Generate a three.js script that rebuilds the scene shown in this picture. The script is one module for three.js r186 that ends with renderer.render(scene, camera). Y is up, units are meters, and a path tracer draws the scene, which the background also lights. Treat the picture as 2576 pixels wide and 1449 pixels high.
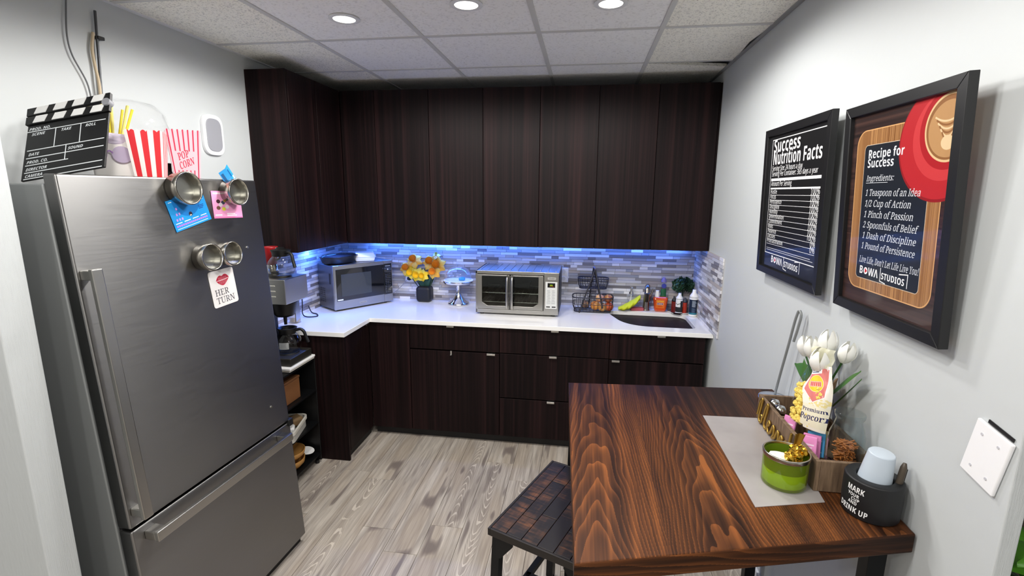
import * as THREE from 'three';
import { RoundedBoxGeometry } from 'three/addons/geometries/RoundedBoxGeometry.js';
import { mergeGeometries, toCreasedNormals } from 'three/addons/utils/BufferGeometryUtils.js';
import { RectAreaLightUniformsLib } from 'three/addons/lights/RectAreaLightUniformsLib.js';

// ---------- renderer, camera, exposure ----------
const renderer = new THREE.WebGLRenderer({ antialias: true });
renderer.toneMapping = THREE.LinearToneMapping;
renderer.toneMappingExposure = 0.88;
renderer.shadowMap.enabled = true;
RectAreaLightUniformsLib.init();
const scene = new THREE.Scene();
scene.background = new THREE.Color(0x000000);
const camera = new THREE.PerspectiveCamera(2 * Math.atan(724.5 / 1228) * 180 / Math.PI, 2576 / 1449, 0.05, 60);
{
  const pitch = 0.193, yaw = -0.1449, roll = 0.008;
  const fw = new THREE.Vector3(Math.sin(yaw) * Math.cos(pitch), -Math.sin(pitch), -Math.cos(yaw) * Math.cos(pitch));
  const r = new THREE.Vector3(Math.cos(yaw), 0, Math.sin(yaw)), u = new THREE.Vector3().crossVectors(r, fw);
  const R = r.clone().multiplyScalar(Math.cos(roll)).addScaledVector(u, Math.sin(roll));
  const U = u.clone().multiplyScalar(Math.cos(roll)).addScaledVector(r, -Math.sin(roll));
  camera.position.set(2.055, 1.812, 3.780);
  camera.quaternion.setFromRotationMatrix(new THREE.Matrix4().makeBasis(R, U, fw.clone().negate()));
}
scene.add(camera);

// ---------- room measures ----------
const XR = 2.917, ZB = -0.13, YC = 2.60, HC = 0.915, ZF = 0.548;   // right wall, back wall, ceiling, worktop height, worktop front
const DOWNLIGHTS = [[0.92, 1.46], [1.524, 1.56], [2.133, 1.50], [1.2, 3.05], [1.85, 3.1], [0.92, 4.6], [2.133, 4.6]];
const DOWNLIGHT_POWER = 5.2, PANEL_POWER = 10, LED_POWER = 62;

// ---------- helpers ----------
let seed = 20241;
const rnd = () => { seed = (seed + 0x6d2b79f5) | 0; let t = Math.imul(seed ^ (seed >>> 15), 1 | seed); t = (t + Math.imul(t ^ (t >>> 7), 61 | t)) ^ t; return ((t ^ (t >>> 14)) >>> 0) / 4294967296; };
const rr = (a, b) => a + (b - a) * rnd();
const counts = {};
function numbered(n) { const k = counts[n] = (counts[n] ?? -1) + 1; return k ? `${n}_${String(k).padStart(3, '0')}` : n; }
function thing(name, label, category, pos = [0, 0, 0], ry = 0, group) {
  const o = new THREE.Group(); o.name = numbered(name); o.position.set(...pos); o.rotation.set(0, ry, 0, 'YXZ');
  o.userData = { label, category }; if (group) o.userData.group = group; scene.add(o); return o;
}
function structure(name, parent) { const o = new THREE.Group(); o.name = name; o.userData = { kind: 'structure' }; (parent || scene).add(o); return o; }
function part(parent, name, geo, mat, label) {
  const g = Array.isArray(geo) ? merge(geo) : geo;
  const m = new THREE.Mesh(g, mat); m.name = name; m.castShadow = m.receiveShadow = true;
  if (label) m.userData.label = label;
  parent.add(m); return m;
}
function copy(src, pos, ry, label, name) {
  const o = src.clone(); o.userData = { ...src.userData }; o.name = numbered(name || src.name.replace(/_\d{3}$/, '')); o.position.set(...pos); if (ry !== undefined) o.rotation.y = ry;
  if (label) o.userData.label = label; scene.add(o); return o;
}
function merge(list) {
  const l = list.map(g => { const n = g.index ? g.toNonIndexed() : g; for (const k of Object.keys(n.attributes)) if (!['position', 'normal', 'uv'].includes(k)) n.deleteAttribute(k); return n; });
  return l.length > 1 ? mergeGeometries(l) : l[0];
}
function at(g, x = 0, y = 0, z = 0, rx = 0, ry = 0, rz = 0) { if (rx) g.rotateX(rx); if (ry) g.rotateY(ry); if (rz) g.rotateZ(rz); return g.translate(x, y, z); }
const box = (w, h, d, x = 0, y = 0, z = 0) => new THREE.BoxGeometry(w, h, d).translate(x, y, z);
const rbox = (w, h, d, r, x = 0, y = 0, z = 0, s = 2) => new RoundedBoxGeometry(w, h, d, s, Math.min(r, w / 2.01, h / 2.01, d / 2.01)).translate(x, y, z);
const span = (x0, x1, y0, y1, z0, z1, r = 0) => r ? rbox(x1 - x0, y1 - y0, z1 - z0, r, (x0 + x1) / 2, (y0 + y1) / 2, (z0 + z1) / 2) : box(x1 - x0, y1 - y0, z1 - z0, (x0 + x1) / 2, (y0 + y1) / 2, (z0 + z1) / 2);
const cyl = (r1, r2, h, x = 0, y = 0, z = 0, s = 28) => new THREE.CylinderGeometry(r1, r2, h, s).translate(x, y, z);
const ball = (r, x = 0, y = 0, z = 0, s = 16) => new THREE.SphereGeometry(r, s, Math.ceil(s * .7)).translate(x, y, z);
const lathe = (pts, s = 36) => new THREE.LatheGeometry(pts.map(p => new THREE.Vector2(Math.max(p[0], 1e-5), p[1])), s);
const V3 = p => new THREE.Vector3(...p);
const tube = (pts, r, n = 24, s = 8, closed = false) => new THREE.TubeGeometry(new THREE.CatmullRomCurve3(pts.map(V3), closed, 'centripetal'), n, r, s, closed);
const rod = (a, b, r, s = 8) => { const A = V3(a), B = V3(b), d = B.clone().sub(A), g = new THREE.CylinderGeometry(r, r, d.length(), s); g.applyQuaternion(new THREE.Quaternion().setFromUnitVectors(new THREE.Vector3(0, 1, 0), d.clone().normalize())); return g.translate(...A.add(B).multiplyScalar(.5).toArray()); };
function shapeOf(pts, radius = 0) {
  const s = new THREE.Shape(), n = pts.length;
  pts.forEach((p, i) => {
    const r = p[2] ?? radius; if (!r) return i ? s.lineTo(p[0], p[1]) : s.moveTo(p[0], p[1]);
    const a = pts[(i + n - 1) % n], b = pts[(i + 1) % n], u = (q) => { const dx = q[0] - p[0], dy = q[1] - p[1], l = Math.hypot(dx, dy); return [p[0] + dx / l * r, p[1] + dy / l * r]; };
    const A = u(a), B = u(b); i ? s.lineTo(...A) : s.moveTo(...A); s.quadraticCurveTo(p[0], p[1], ...B);
  });
  s.closePath(); return s;
}
const extrude = (shape, depth, bevel = 0, seg = 10) => new THREE.ExtrudeGeometry(shape, { depth: depth - 2 * bevel, bevelEnabled: bevel > 0, bevelSize: bevel, bevelThickness: bevel, bevelOffset: -bevel, bevelSegments: 2, curveSegments: seg }).translate(0, 0, bevel);
// uv in metres from the dominant axis of each face; 'along' is the axis that carries v (the grain)
function uvm(g, along = 'y', off = [0, 0], k = 1) {
  g = g.index ? g.toNonIndexed() : g; const p = g.attributes.position, nr = g.attributes.normal, uv = new Float32Array(p.count * 2), A = 'xyz'.indexOf(along);
  for (let i = 0; i < p.count; i += 3) {
    const n = [0, 0, 0]; for (let j = 0; j < 3; j++) { n[0] += nr.getX(i + j); n[1] += nr.getY(i + j); n[2] += nr.getZ(i + j); }
    const a = n.map(Math.abs), D = a.indexOf(Math.max(...a)); let vAx = A === D ? (D + 1) % 3 : A, uAx = [0, 1, 2].find(q => q !== D && q !== vAx);
    for (let j = 0; j < 3; j++) { const c = [p.getX(i + j), p.getY(i + j), p.getZ(i + j)]; uv[(i + j) * 2] = c[uAx] * k + off[0]; uv[(i + j) * 2 + 1] = c[vAx] * k + off[1]; }
  }
  g.setAttribute('uv', new THREE.BufferAttribute(uv, 2)); return g;
}
function uvrect(g, ax, ay, x0, y0, w, h) { // planar uv 0..1 over a rectangle of two of its own axes
  g = g.index ? g.toNonIndexed() : g; const p = g.attributes.position, uv = new Float32Array(p.count * 2), ge = [p.getX, p.getY, p.getZ];
  for (let i = 0; i < p.count; i++) { uv[2 * i] = (ge['xyz'.indexOf(ax)].call(p, i) - x0) / w; uv[2 * i + 1] = (ge['xyz'.indexOf(ay)].call(p, i) - y0) / h; }
  g.setAttribute('uv', new THREE.BufferAttribute(uv, 2)); return g;
}
function warp(g, fn) { const p = g.attributes.position; for (let i = 0; i < p.count; i++) { const q = fn(p.getX(i), p.getY(i), p.getZ(i)); p.setXYZ(i, ...q); } g.computeVertexNormals(); return g; }

// noise and textures
const hash = (x, y) => { let h = (x * 374761393 + y * 668265263) | 0; h = Math.imul(h ^ (h >>> 13), 1274126177); return ((h ^ (h >>> 16)) >>> 0) / 4294967296; };
function noise(x, y, px = 0) { const xi = Math.floor(x), yi = Math.floor(y), fx = x - xi, fy = y - yi, sx = fx * fx * (3 - 2 * fx), sy = fy * fy * (3 - 2 * fy), w = v => px ? ((v % px) + px) % px : v; const a = hash(w(xi), yi), b = hash(w(xi + 1), yi), c = hash(w(xi), yi + 1), d = hash(w(xi + 1), yi + 1); return a + (b - a) * sx + (c - a) * sy + (a - b - c + d) * sx * sy; }
const fbm = (x, y, o = 4) => { let s = 0, a = .5, t = 0; for (let i = 0; i < o; i++) { s += a * noise(x, y); t += a; x = x * 2.03 + 17; y = y * 2.03 + 31; a *= .5; } return s / t; };
const mix3 = (a, b, t) => a.map((v, i) => v + (b[i] - v) * t);
const cl = (v, a = 0, b = 1) => Math.min(b, Math.max(a, v));
function tex(w, h, fn, srgb = true, rep) {
  const d = new Uint8Array(w * h * 4);
  for (let y = 0; y < h; y++) for (let x = 0; x < w; x++) { const c = fn(x / w, y / h); const i = (y * w + x) * 4; d[i] = c[0]; d[i + 1] = c[1]; d[i + 2] = c[2]; d[i + 3] = 255; }
  const t = new THREE.DataTexture(d, w, h); if (srgb) t.colorSpace = THREE.SRGBColorSpace; t.magFilter = THREE.LinearFilter; t.minFilter = THREE.LinearFilter; t.wrapS = t.wrapT = THREE.MirroredRepeatWrapping; if (rep) t.repeat.set(...rep); t.needsUpdate = true; return t;
}
function canvasTex(w, h, draw) { const c = document.createElement('canvas'); c.width = w; c.height = h; const g = c.getContext('2d'); draw(g, w, h); const t = new THREE.CanvasTexture(c); t.colorSpace = THREE.SRGBColorSpace; return t; }
const std = (color, roughness = .6, metalness = 0, extra = {}) => new THREE.MeshStandardMaterial({ color, roughness, metalness, ...extra });
const phys = (color, o) => new THREE.MeshPhysicalMaterial({ color, ...o });

// ---------- materials ----------
const espressoTex = tex(512, 256, (u, v) => { const s = fbm(u * 70, v * 1.2, 3), f = fbm(u * 260, v * 5, 2), b = noise(u * 14, v * .8); const t = cl(s * .9 + f * .35 - .25 + (b - .5) * .35); return mix3([15, 9, 10], [52, 31, 31], t); }, true, [1 / 1.2, 1 / 2.4]);
const tableTex = tex(1024, 1024, (u, v) => {
  const n = 3.6, q = u * n, k = Math.floor(q), x = q - k - (.3 + .4 * hash(k, 3)), z = 3 - v * 1.5 + hash(k, 9) * 3;
  const wob = (fbm(u * 10, v * 4, 3) - .5) * .5 + (fbm(u * 40, v * 7, 2) - .5) * .12, ring = x * x * (8 + 6 * hash(k, 5)) + z * (.55 + .5 * hash(k, 7)) + wob, s = ring * 6.5, fr = s - Math.floor(s);
  const line = Math.pow(fr, 2.6), dirt = fbm(u * 5, v * 1.6, 4), str = fbm(u * 60, v * 1.4 + 5, 3), fine = fbm(u * 330, v * 9, 2), c = cl(.2 + .5 * line * cl(dirt * 2.4 - .55) + (str - .5) * .75 + (fine - .5) * .3 + (dirt - .5) * .8);
  const hue = mix3([34, 19, 13], mix3([118, 66, 37], [142, 86, 42], dirt), c); return hue.map(w => w * (.94 + .12 * hash(k, 11)));
});
const floorTex = [0, 1, 2, 3].map(i => tex(256, 1024, (u, v) => {
  const s = fbm(u * 22 + i * 50, v * 9, 4), f = fbm(u * 110, v * 14 + i * 9, 2), b = fbm(u * 4 + i * 13, v * 4, 3); let c = cl((s - .5) * 1.25 + .52 + (f - .5) * .6 + (b - .5) * .6);
  let col = mix3([144, 135, 126], [202, 193, 181], c); const warm = fbm(u * 3 + 7 * i, v * 3 + 40, 2); col = mix3(col, [164, 148, 130], cl((warm - .52) * 2, 0, .4));
  if (i > 1) { const x = u - .5 + (fbm(v * 4, i, 2) - .5) * .25, ring = x * x * 10 + v * (i === 2 ? 3 : -3) + (fbm(u * 7, v * 6, 2) - .5) * .35, q = ring * 7, fr = q - Math.floor(q), m = cl(1 - Math.abs(x) * 3.4) * cl(fbm(v * 3, i * 5 + 1, 2) * 2.6 - .8); col = mix3(col, fr > .78 ? [216, 206, 192] : [126, 114, 104], m * (fr > .78 ? .7 : .35)); }
  const kn = fbm(u * 5 + i * 3, v * 7 + i, 2); if (kn > .74) col = mix3(col, [104, 94, 90], cl((kn - .74) * 6, 0, .7)); return col;
}));
const stoolTex = tex(256, 512, (u, v) => { const s = fbm(u * 8, v * 60, 3), b = fbm(u * 5, v * 3, 3), f = fbm(u * 60, v * 6, 2); return mix3([24, 18, 17], [112, 70, 42], cl((s - .46) * 1.2 + (b - .56) * 2.2 + (f - .5) * .5)); });
const crateTex = tex(256, 256, (u, v) => { const s = fbm(u * 6, v * 50, 4); return mix3([84, 66, 50], [150, 124, 98], s); });
const fissureTex = tex(512, 512, (u, v) => { const s = fbm(u * 110, v * 110, 3), t = fbm(u * 50 + 9, v * 50, 2); const d = cl((.40 - s) * 7) * .45 + cl((.33 - t) * 4) * .3; const c = 255 * (1 - d * .36); return [c, c, c * .98]; }, true, [1 / .6, 1 / .6]);
const speckTex = tex(256, 256, (u, v) => { const s = fbm(u * 70, v * 70, 2), c = 250 - 20 * cl((.42 - s) * 4); return [c, c, c]; }, true, [1 / .6, 1 / .6]);
const brushV = tex(256, 256, (u, v) => { const c = 190 + 60 * fbm(u * 3, v * 120, 3); return [c, c, c]; }, false, [1 / .2, 1 / .2]);
const wallBump = tex(256, 256, (u, v) => { const c = 255 * fbm(u * 40, v * 40, 3); return [c, c, c]; }, false, [2, 2]);
const concrete = tex(256, 256, (u, v) => { const c = fbm(u * 5, v * 5, 4); return mix3([148, 142, 141], [184, 179, 178], c); });

const M = {
  wall: std(0xc7cbcc, .62, 0, { bumpMap: wallBump, bumpScale: .0006 }), wallGrey: std(0xb9bcc6, .7), trim: std(0xe8eaec, .45),
  plenum: std(0x555555, .9), tileRough: std(0xfbf9f5, .95, 0, { map: fissureTex, bumpMap: fissureTex, bumpScale: .003 }), tileSmooth: std(0xfbfbfb, .9, 0, { map: speckTex }), tbar: std(0xcfcfcd, .6), angle: std(0x9a9c9c, .6),
  espresso: phys(0xffffff, { roughness: .5, specularIntensity: .28, map: espressoTex }), espressoIn: std(0x1a1213, .6), kick: std(0x121011, .55), nickel: std(0xd6d4cf, .28, 1), chrome: std(0xe4e4e6, .12, 1),
  quartz: phys(0xfcfbf9, { roughness: .16, clearcoat: .3, clearcoatRoughness: .1 }), sink: std(0x8d8d8d, .42, 1), grout: std(0xb9b8ba, .8),
  steel: phys(0x8b8a89, { roughness: .42, metalness: 1, roughnessMap: brushV, anisotropy: .75, anisotropyRotation: Math.PI / 2 }), steelDark: std(0x8f9292, .5, .35), steelLight: std(0xb4b2ad, .3, 1), black: std(0x0c0c0d, .45), blackGloss: phys(0x070708, { roughness: .08, clearcoat: 1, clearcoatRoughness: .03 }), gasket: std(0x101012, .8),
  tin: std(0xc2beb4, .24, 1), tinIn: std(0xa9a59b, .34, 1), white: std(0xf1f1ef, .45), whitePlastic: std(0xf4f4f6, .35), glass: phys(0xfbfdff, { transmission: 1, thickness: 0, roughness: .02, ior: 1.45 }), smoke: phys(0xe2e1dc, { transmission: 1, thickness: 0, roughness: .03, ior: 1.45 }),
  clear: phys(0xffffff, { transmission: 1, thickness: 0, roughness: .05, ior: 1.4 }), oak: std(0xb98a4e, .5), bowl: std(0xc6914e, .42), metalBlack: std(0x17181a, .42, .6), gold: std(0xb8964a, .34, .85), goldFoil: std(0xcfa63c, .25, 1),
  leaf: std(0x2f5a26, .55), leafDark: std(0x1d3a22, .6), kraft: std(0x8f7252, .85), tulip: phys(0xf5f5ee, { roughness: .55, sheen: .4 }), red: std(0xa8161c, .35), grey: std(0x8f9095, .5), cord: std(0x18181a, .5),
  table: phys(0xffffff, { roughness: .46, specularIntensity: .32, map: tableTex }), crate: std(0xffffff, .7, 0, { map: crateTex }), stool: std(0xffffff, .48, 0, { map: stoolTex }), mat: phys(0xffffff, { map: concrete, roughness: .32 }),
};
M.glow = std(0xffffff, .5, 0, { emissive: 0xfffaf2, emissiveIntensity: 6 });
M.panel = std(0xffffff, .5, 0, { emissive: 0xfbfaff, emissiveIntensity: 2 });
M.led = std(0x6f9cff, .5, 0, { emissive: 0x3f8bff, emissiveIntensity: 6 });
const floorMats = floorTex.map(t => std(0xffffff, .42, 0, { map: t }));
const tileMats = [[0xc9c8ca, .35], [0xe6e5e7, .3], [0xa19d9e, .4], [0x7c787a, .4], [0xb8afa9, .45], [0xd8d6da, .12], [0xabadb6, .12]].map(([c, r]) => std(c, r));

// ================= SETTING =================
// floor: slab and planks
{
  const f = structure('floor');
  part(f, 'subfloor', span(-2.7, 4.7, -.12, -.008, -.3, 6.1), std(0x6f665c, .8));
  const W = .182, L = 1.22; let n = 0;
  const variants = floorMats.map((m, i) => [0, 1, 2].map(k => { const g = rbox(W - .0015, .012, L - .0015, .0012, 0, -.006, 0, 1); const u = g.toNonIndexed ? (g.index ? g.toNonIndexed() : g) : g; return uvrect(u, 'x', 'z', -W / 2 - .02 * k, -L / 2 + .2 * k, W * 1.15, L * 1.3); }));
  for (let i = -9; i < 18; i++) {
    const off = hash(i + 40, 2) * L;
    for (let k = -1; k < 5; k++) {
      const x = i * W + .09, z = k * L - off + L / 2 + .3; if (z - L / 2 > 4.3 || z + L / 2 < -.1) continue;
      const t = hash(i + 50, k + 60), m = t < .4 ? 0 : t < .7 ? 1 : t < .86 ? 2 : 3;
      const p = part(f, numbered('floor_plank'), variants[m][Math.floor(hash(i + 9, k + 5) * 3)], floorMats[m]); p.position.set(x, 0, z); if (hash(i, k + 77) > .5) p.rotation.y = Math.PI;
    }
  }
}
// walls
const wallBack = structure('wall_back'), wallRight = structure('wall_right'), wallLeft = structure('wall_left');
part(wallBack, 'plaster', span(-2.7, 4.7, 0, 2.8, ZB - .14, ZB), M.wall);
part(wallLeft, 'plaster', [span(-.14, 0, 0, 2.8, ZB, 2.61)], M.wall);
const wallStub = structure('wall_stub'); part(wallStub, 'plaster', span(-.14, .47, 0, 2.8, 2.61, 2.70, .004), M.wall, 'end of the short wall beside the refrigerator');
part(wallRight, 'plaster', span(XR, XR + .035, 0, 2.8, ZB, 2.765, .004), M.wall);
{ const w = structure('wall_hall'); part(w, 'plaster', [span(-2.7, -.14, 0, 2.8, 2.6, 2.7)], M.wallGrey); }
for (const [n, g] of [['wall_far_left', span(-2.8, -2.7, 0, 2.8, -.2, 6.1)], ['wall_far_right', span(4.7, 4.8, 0, 2.8, -.2, 6.1)], ['wall_front', span(-2.7, 4.7, 0, 2.8, 6.0, 6.1)]]) { const w = structure(n); part(w, 'plaster', g, M.wall); }
{ const b = structure('baseboard_right'); part(b, 'board', span(XR - .012, XR, 0, .09, ZF, 2.765, .003), M.trim); }
{ const b = structure('baseboard_left'); part(b, 'board', span(-2.7, .47, 0, .09, 2.70, 2.712, .003), M.trim); }
// ceiling: tiles in a T-bar grid under a plenum slab
{
  const c = structure('ceiling');
  part(c, 'plenum_slab', span(-2.8, 4.8, 2.8, 2.9, -.3, 6.1), M.plenum);
  const xs = [-2.7, -2.4, -1.8, -1.2, -.6, 0, .595, 1.195, 1.795, 2.395, XR, 3.6, 4.2, 4.7], zs = [ZB, .5, 1.15, 1.77, 2.39, 3.0, 3.6, 4.2, 4.8, 5.4, 6.0];
  const far = [];
  for (let i = 0; i + 1 < xs.length; i++) for (let k = 0; k + 1 < zs.length; k++) {
    const a = xs[i] + .011, b = xs[i + 1] - .011, z0 = zs[k] + .011, z1 = zs[k + 1] - .011;
    const near = xs[i] >= 0 && xs[i] < XR - .1 && k < 4, rough = !(i >= 6 && i <= 8);
    if (!near) { far.push(uvm(span(a, b, YC, YC + .018, z0, z1), 'z')); continue; }
    let g;
    if (i === 9 && k < 2) { // the corner tiles are cut short and leave slits
      const pts = k === 0 ? [[a, ZB], [XR - .01, ZB], [XR - .012, .345], [a, .475]] : [[a, z0 - .01], [XR - .012, z0 - .01], [XR - .035, .86], [XR - .012, z1], [a, z1]];
      g = uvm(extrude(shapeOf(pts.map(p => [p[0], -p[1]])), .018).rotateX(-Math.PI / 2).translate(0, YC, 0), 'z');
    } else g = uvm(rbox(b - a, .018, z1 - z0, .003, (a + b) / 2, YC + .009, (z0 + z1) / 2, 1), 'z');
    part(c, numbered('ceiling_tile'), g, rough ? M.tileRough : M.tileSmooth);
  }
  part(c, 'ceiling_tiles_beyond', far, M.tileRough).userData.kind = 'stuff';
  for (const x of xs.slice(6, 10)) part(c, numbered('grid_bar'), span(x - .012, x + .012, YC - .004, YC + .03, ZB, 6), M.tbar);
  for (const z of zs.slice(1, 5)) part(c, numbered('grid_bar'), span(0, XR, YC - .0035, YC + .03, z - .012, z + .012), M.tbar);
  part(c, numbered('grid_bar'), [...xs.slice(1, 6), ...xs.slice(11, 13)].map(x => span(x - .012, x + .012, YC - .004, YC + .03, ZB, 6)), M.tbar).userData.kind = 'stuff';
  part(c, 'wall_angle', span(XR - .022, XR, YC - .006, YC, ZB, 2.76), M.angle); part(c, 'wall_angle', span(0, .022, YC - .005, YC, ZB, 2.6), M.trim);
}
// recessed downlights
DOWNLIGHTS.forEach(([x, z], i) => {
  const t = thing('recessed_downlight', ['round white recessed downlight nearest the refrigerator, left of the three', 'round white recessed downlight in the middle of the three', 'round white recessed downlight nearest the framed posters'][i] || 'round white recessed downlight behind the viewer in the ceiling', 'downlight', [x, YC, z], 0, i > 2 ? 'downlights behind the viewer' : 'downlights over the kitchen floor');
  part(t, 'trim_ring', lathe([[.052, -.001], [.07, -.001], [.071, -.006], [.052, -.008], [.05, -.003]], 32), M.trim);
  part(t, 'lens', cyl(.05, .05, .004, 0, -.004, 0, 32), M.glow);
  const s = new THREE.SpotLight(0xfffcf8, DOWNLIGHT_POWER, 0, 1.525, .17, 2); s.position.set(x, YC - .02, z); s.target.position.set(x, 0, z); s.castShadow = true; s.shadow.radius = 4; scene.add(s, s.target);
});
// flat light panels in the ceiling of the space behind the viewer
[[-1.3, 4.6, 'square white light panel in the ceiling of the left passage'], [3.6, 4.75, 'square white light panel in the ceiling behind the framed posters']].forEach(([x, z, label]) => {
  const t = thing('light_panel', label, 'light panel', [x, YC, z]); part(t, 'frame', [span(-.62, .62, -.012, -.001, -.32, -.295), span(-.62, .62, -.012, -.001, .295, .32), span(-.62, -.595, -.012, -.001, -.295, .295), span(.595, .62, -.012, -.001, -.295, .295)], M.trim);
  part(t, 'diffuser', span(-.595, .595, -.008, -.001, -.295, .295), M.panel); const l = new THREE.RectAreaLight(0xfffcf8, PANEL_POWER, 1.18, .58); l.position.set(x, YC - .014, z); l.lookAt(x, 0, z); scene.add(l);
});
// backsplash of thin strip tiles, each a piece
function backsplash(wall, len, place, hidden, cap) {
  const b = new THREE.Group(); b.name = 'backsplash'; wall.add(b);
  const unit = rbox(1, 1, 1, .02, 0, 0, 0, 1), rows = 23, h = .51 / rows, list = [];
  for (let r = 0; r < rows; r++) { let s = -rr(0, .12); while (s < len) { const l = rr(.05, .2); const a = Math.max(0, s), e = Math.min(len, s + l); if (e - a > .006) list.push([a, e, r]); s += l; } }
  list.forEach(q => q.push(q[1] - q[0] + (hidden && hidden((q[0] + q[1]) / 2, q[2] / rows) ? 0 : .2)));
  list.sort((p, q) => q[3] - p[3]);
  const rest = tileMats.map(() => []);
  list.forEach(([a, e, r], i) => {
    const m = Math.floor(Math.min(.999, rnd()) * tileMats.length), d = .006 + rnd() * .002, mat = new THREE.Matrix4().makeScale(e - a - .0016, h - .0016, d).setPosition((a + e) / 2, (r + .5) * h, d / 2); mat.premultiply(place);
    if (i < cap) { const t = part(b, numbered('tile'), unit, tileMats[m]); t.applyMatrix4(mat); } else rest[m].push(unit.clone().applyMatrix4(mat));
  });
  rest.forEach((g, m) => { if (g.length) part(b, 'tile_field', g, tileMats[m]).userData.kind = 'stuff'; });
}
{
  const P = (x, y, z, ry) => new THREE.Matrix4().makeRotationY(ry).setPosition(x, y, z);
  part(wallBack, 'grout', span(0, XR, HC, 1.425, ZB, ZB + .004), M.grout);
  backsplash(wallBack, XR - .006, P(.006, HC, ZB + .004, 0), (s, v) => (s > 1.28 && s < 1.86 && v < .62) || (s > .05 && s < .45 && v < .55), 300);
  part(wallRight, 'grout', span(XR - .004, XR, HC, 1.425, ZB, .66), M.grout);
  backsplash(wallRight, .78, P(XR - .004, HC, ZB + .006, -Math.PI / 2), null, 300);
  part(wallLeft, 'grout', span(0, .004, HC, 1.425, ZB, .96), M.grout);
  backsplash(wallLeft, 1.08, P(.004, HC, .955, Math.PI / 2), null, 120);
}

// ================= CABINETS =================
const DT = .019;
function panel(w, h, d, x, y, z, o) { return uvm(rbox(w, h, d, .002, x, y, z, 1), 'y', [o * .37, o * .21]); }
let grain = 0;
function carcass(p, x0, x1, y0, y1, z0, z1, ax) {  // box of boards open at the front; ax is the way it faces
  const t = .016, L = [span(x0, x1, y0, y0 + t, z0, z1), span(x0, x1, y1 - t, y1, z0, z1)];
  if (ax === 'z') L.push(span(x0, x0 + t, y0, y1, z0, z1), span(x1 - t, x1, y0, y1, z0, z1), span(x0, x1, y0, y1, z0, z0 + .006));
  else L.push(span(x0, x1, y0, y1, z0, z0 + t), span(x0, x1, y0, y1, z1 - t, z1), span(x0, x0 + .006, y0, y1, z0, z1));
  return part(p, 'carcass', L.map(g => uvm(g, 'y', [grain++ * .3, 0])), M.espresso);
}
const YB = 1.425, YT = 2.525, ZU = .264;
{
  const seams = [.264, .525, .93, 1.326, 1.729, 2.129, 2.519, 2.9];
  const units = [[[0], 'narrow dark wood wall cabinet filling the inner corner above the microwave'], [[1, 2], 'two-door dark wood wall cabinet above the flower vase and cake stand'], [[3, 4], 'two-door dark wood wall cabinet above the countertop oven and fruit basket'], [[5, 6], 'two-door dark wood wall cabinet above the sink against the right wall']];
  for (const [cols, label] of units) {
    const x0 = seams[cols[0]], x1 = seams[cols.at(-1) + 1], t = thing('wall_cabinet', label, 'wall cabinet', [x0, YB, ZB], 0, 'upper cabinets');
    carcass(t, 0, x1 - x0 - .001, 0, YT - YB, 0, ZU - DT - ZB - .001, 'z');
    for (const c of cols) { const a = seams[c] - x0, w = seams[c + 1] - seams[c]; part(t, 'door', panel(w - .003, YT - YB, DT, a + w / 2, (YT - YB) / 2, ZU - DT / 2 - ZB, grain++), M.espresso); }
    if (cols[0] === 5) part(t, 'filler_strip', panel(XR - 2.9 - .002, YT - YB, .01, x1 - x0 + (XR - 2.9) / 2, (YT - YB) / 2, ZU - .02 - ZB, 5), M.espresso);
  }
  const t = thing('wall_cabinet', 'dark wood wall cabinet on the left wall above the coffee brewer', 'wall cabinet', [0, YB, ZB], 0, 'upper cabinets');
  const ze = .925 - ZB, zi = ZU - ZB;
  carcass(t, 0.001, ZU - DT - .001, 0, YT - YB, .002, ze - .02, 'x');
  part(t, 'end_panel', panel(ZU - .001, YT - YB, .018, ZU / 2, (YT - YB) / 2, ze - .009, 9), M.espresso);
  const zm = .59 - ZB; part(t, 'door', panel(DT, YT - YB, ze - .02 - zm - .003, ZU - DT / 2, (YT - YB) / 2, (ze - .02 + zm) / 2, 3), M.espresso);
  part(t, 'door', panel(DT, YT - YB, zm - zi - .006, ZU - DT / 2, (YT - YB) / 2, (zi + zm) / 2, 4), M.espresso);
}
// LED strips under the wall cabinets
{
  const t = thing('led_strip', 'glowing blue strip light under the wall cabinets along the back wall', 'strip light', [.26, YB, ZB + .03]);
  part(t, 'channel', span(0, 2.6, -.004, 0, 0, .014), M.white); part(t, 'diodes', [span(0, 2.6, -.0075, -.004, .003, .011)], M.led);
  for (const [x, w, k] of [[.45, .85, 1.5], [1.25, .75, 1.0], [2.1, .95, .75]]) { const l = new THREE.RectAreaLight(0x4a80ff, LED_POWER * k, w, .02); l.position.set(.26 + x, YB - .0095, ZB + .037); l.lookAt(.26 + x, 0, ZB + .10); scene.add(l); }
  const u = thing('led_strip', 'glowing blue strip light under the wall cabinet on the left wall', 'strip light', [.012, YB, .0]);
  part(u, 'channel', span(0, .014, -.004, 0, 0, .8), M.white); part(u, 'diodes', span(.003, .011, -.0075, -.004, 0, .8), M.led);
  const l = new THREE.RectAreaLight(0x4a80ff, LED_POWER * 5, .02, .75); l.position.set(.02, YB - .0095, .4); l.lookAt(.06, 0, .4); scene.add(l);
}
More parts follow.
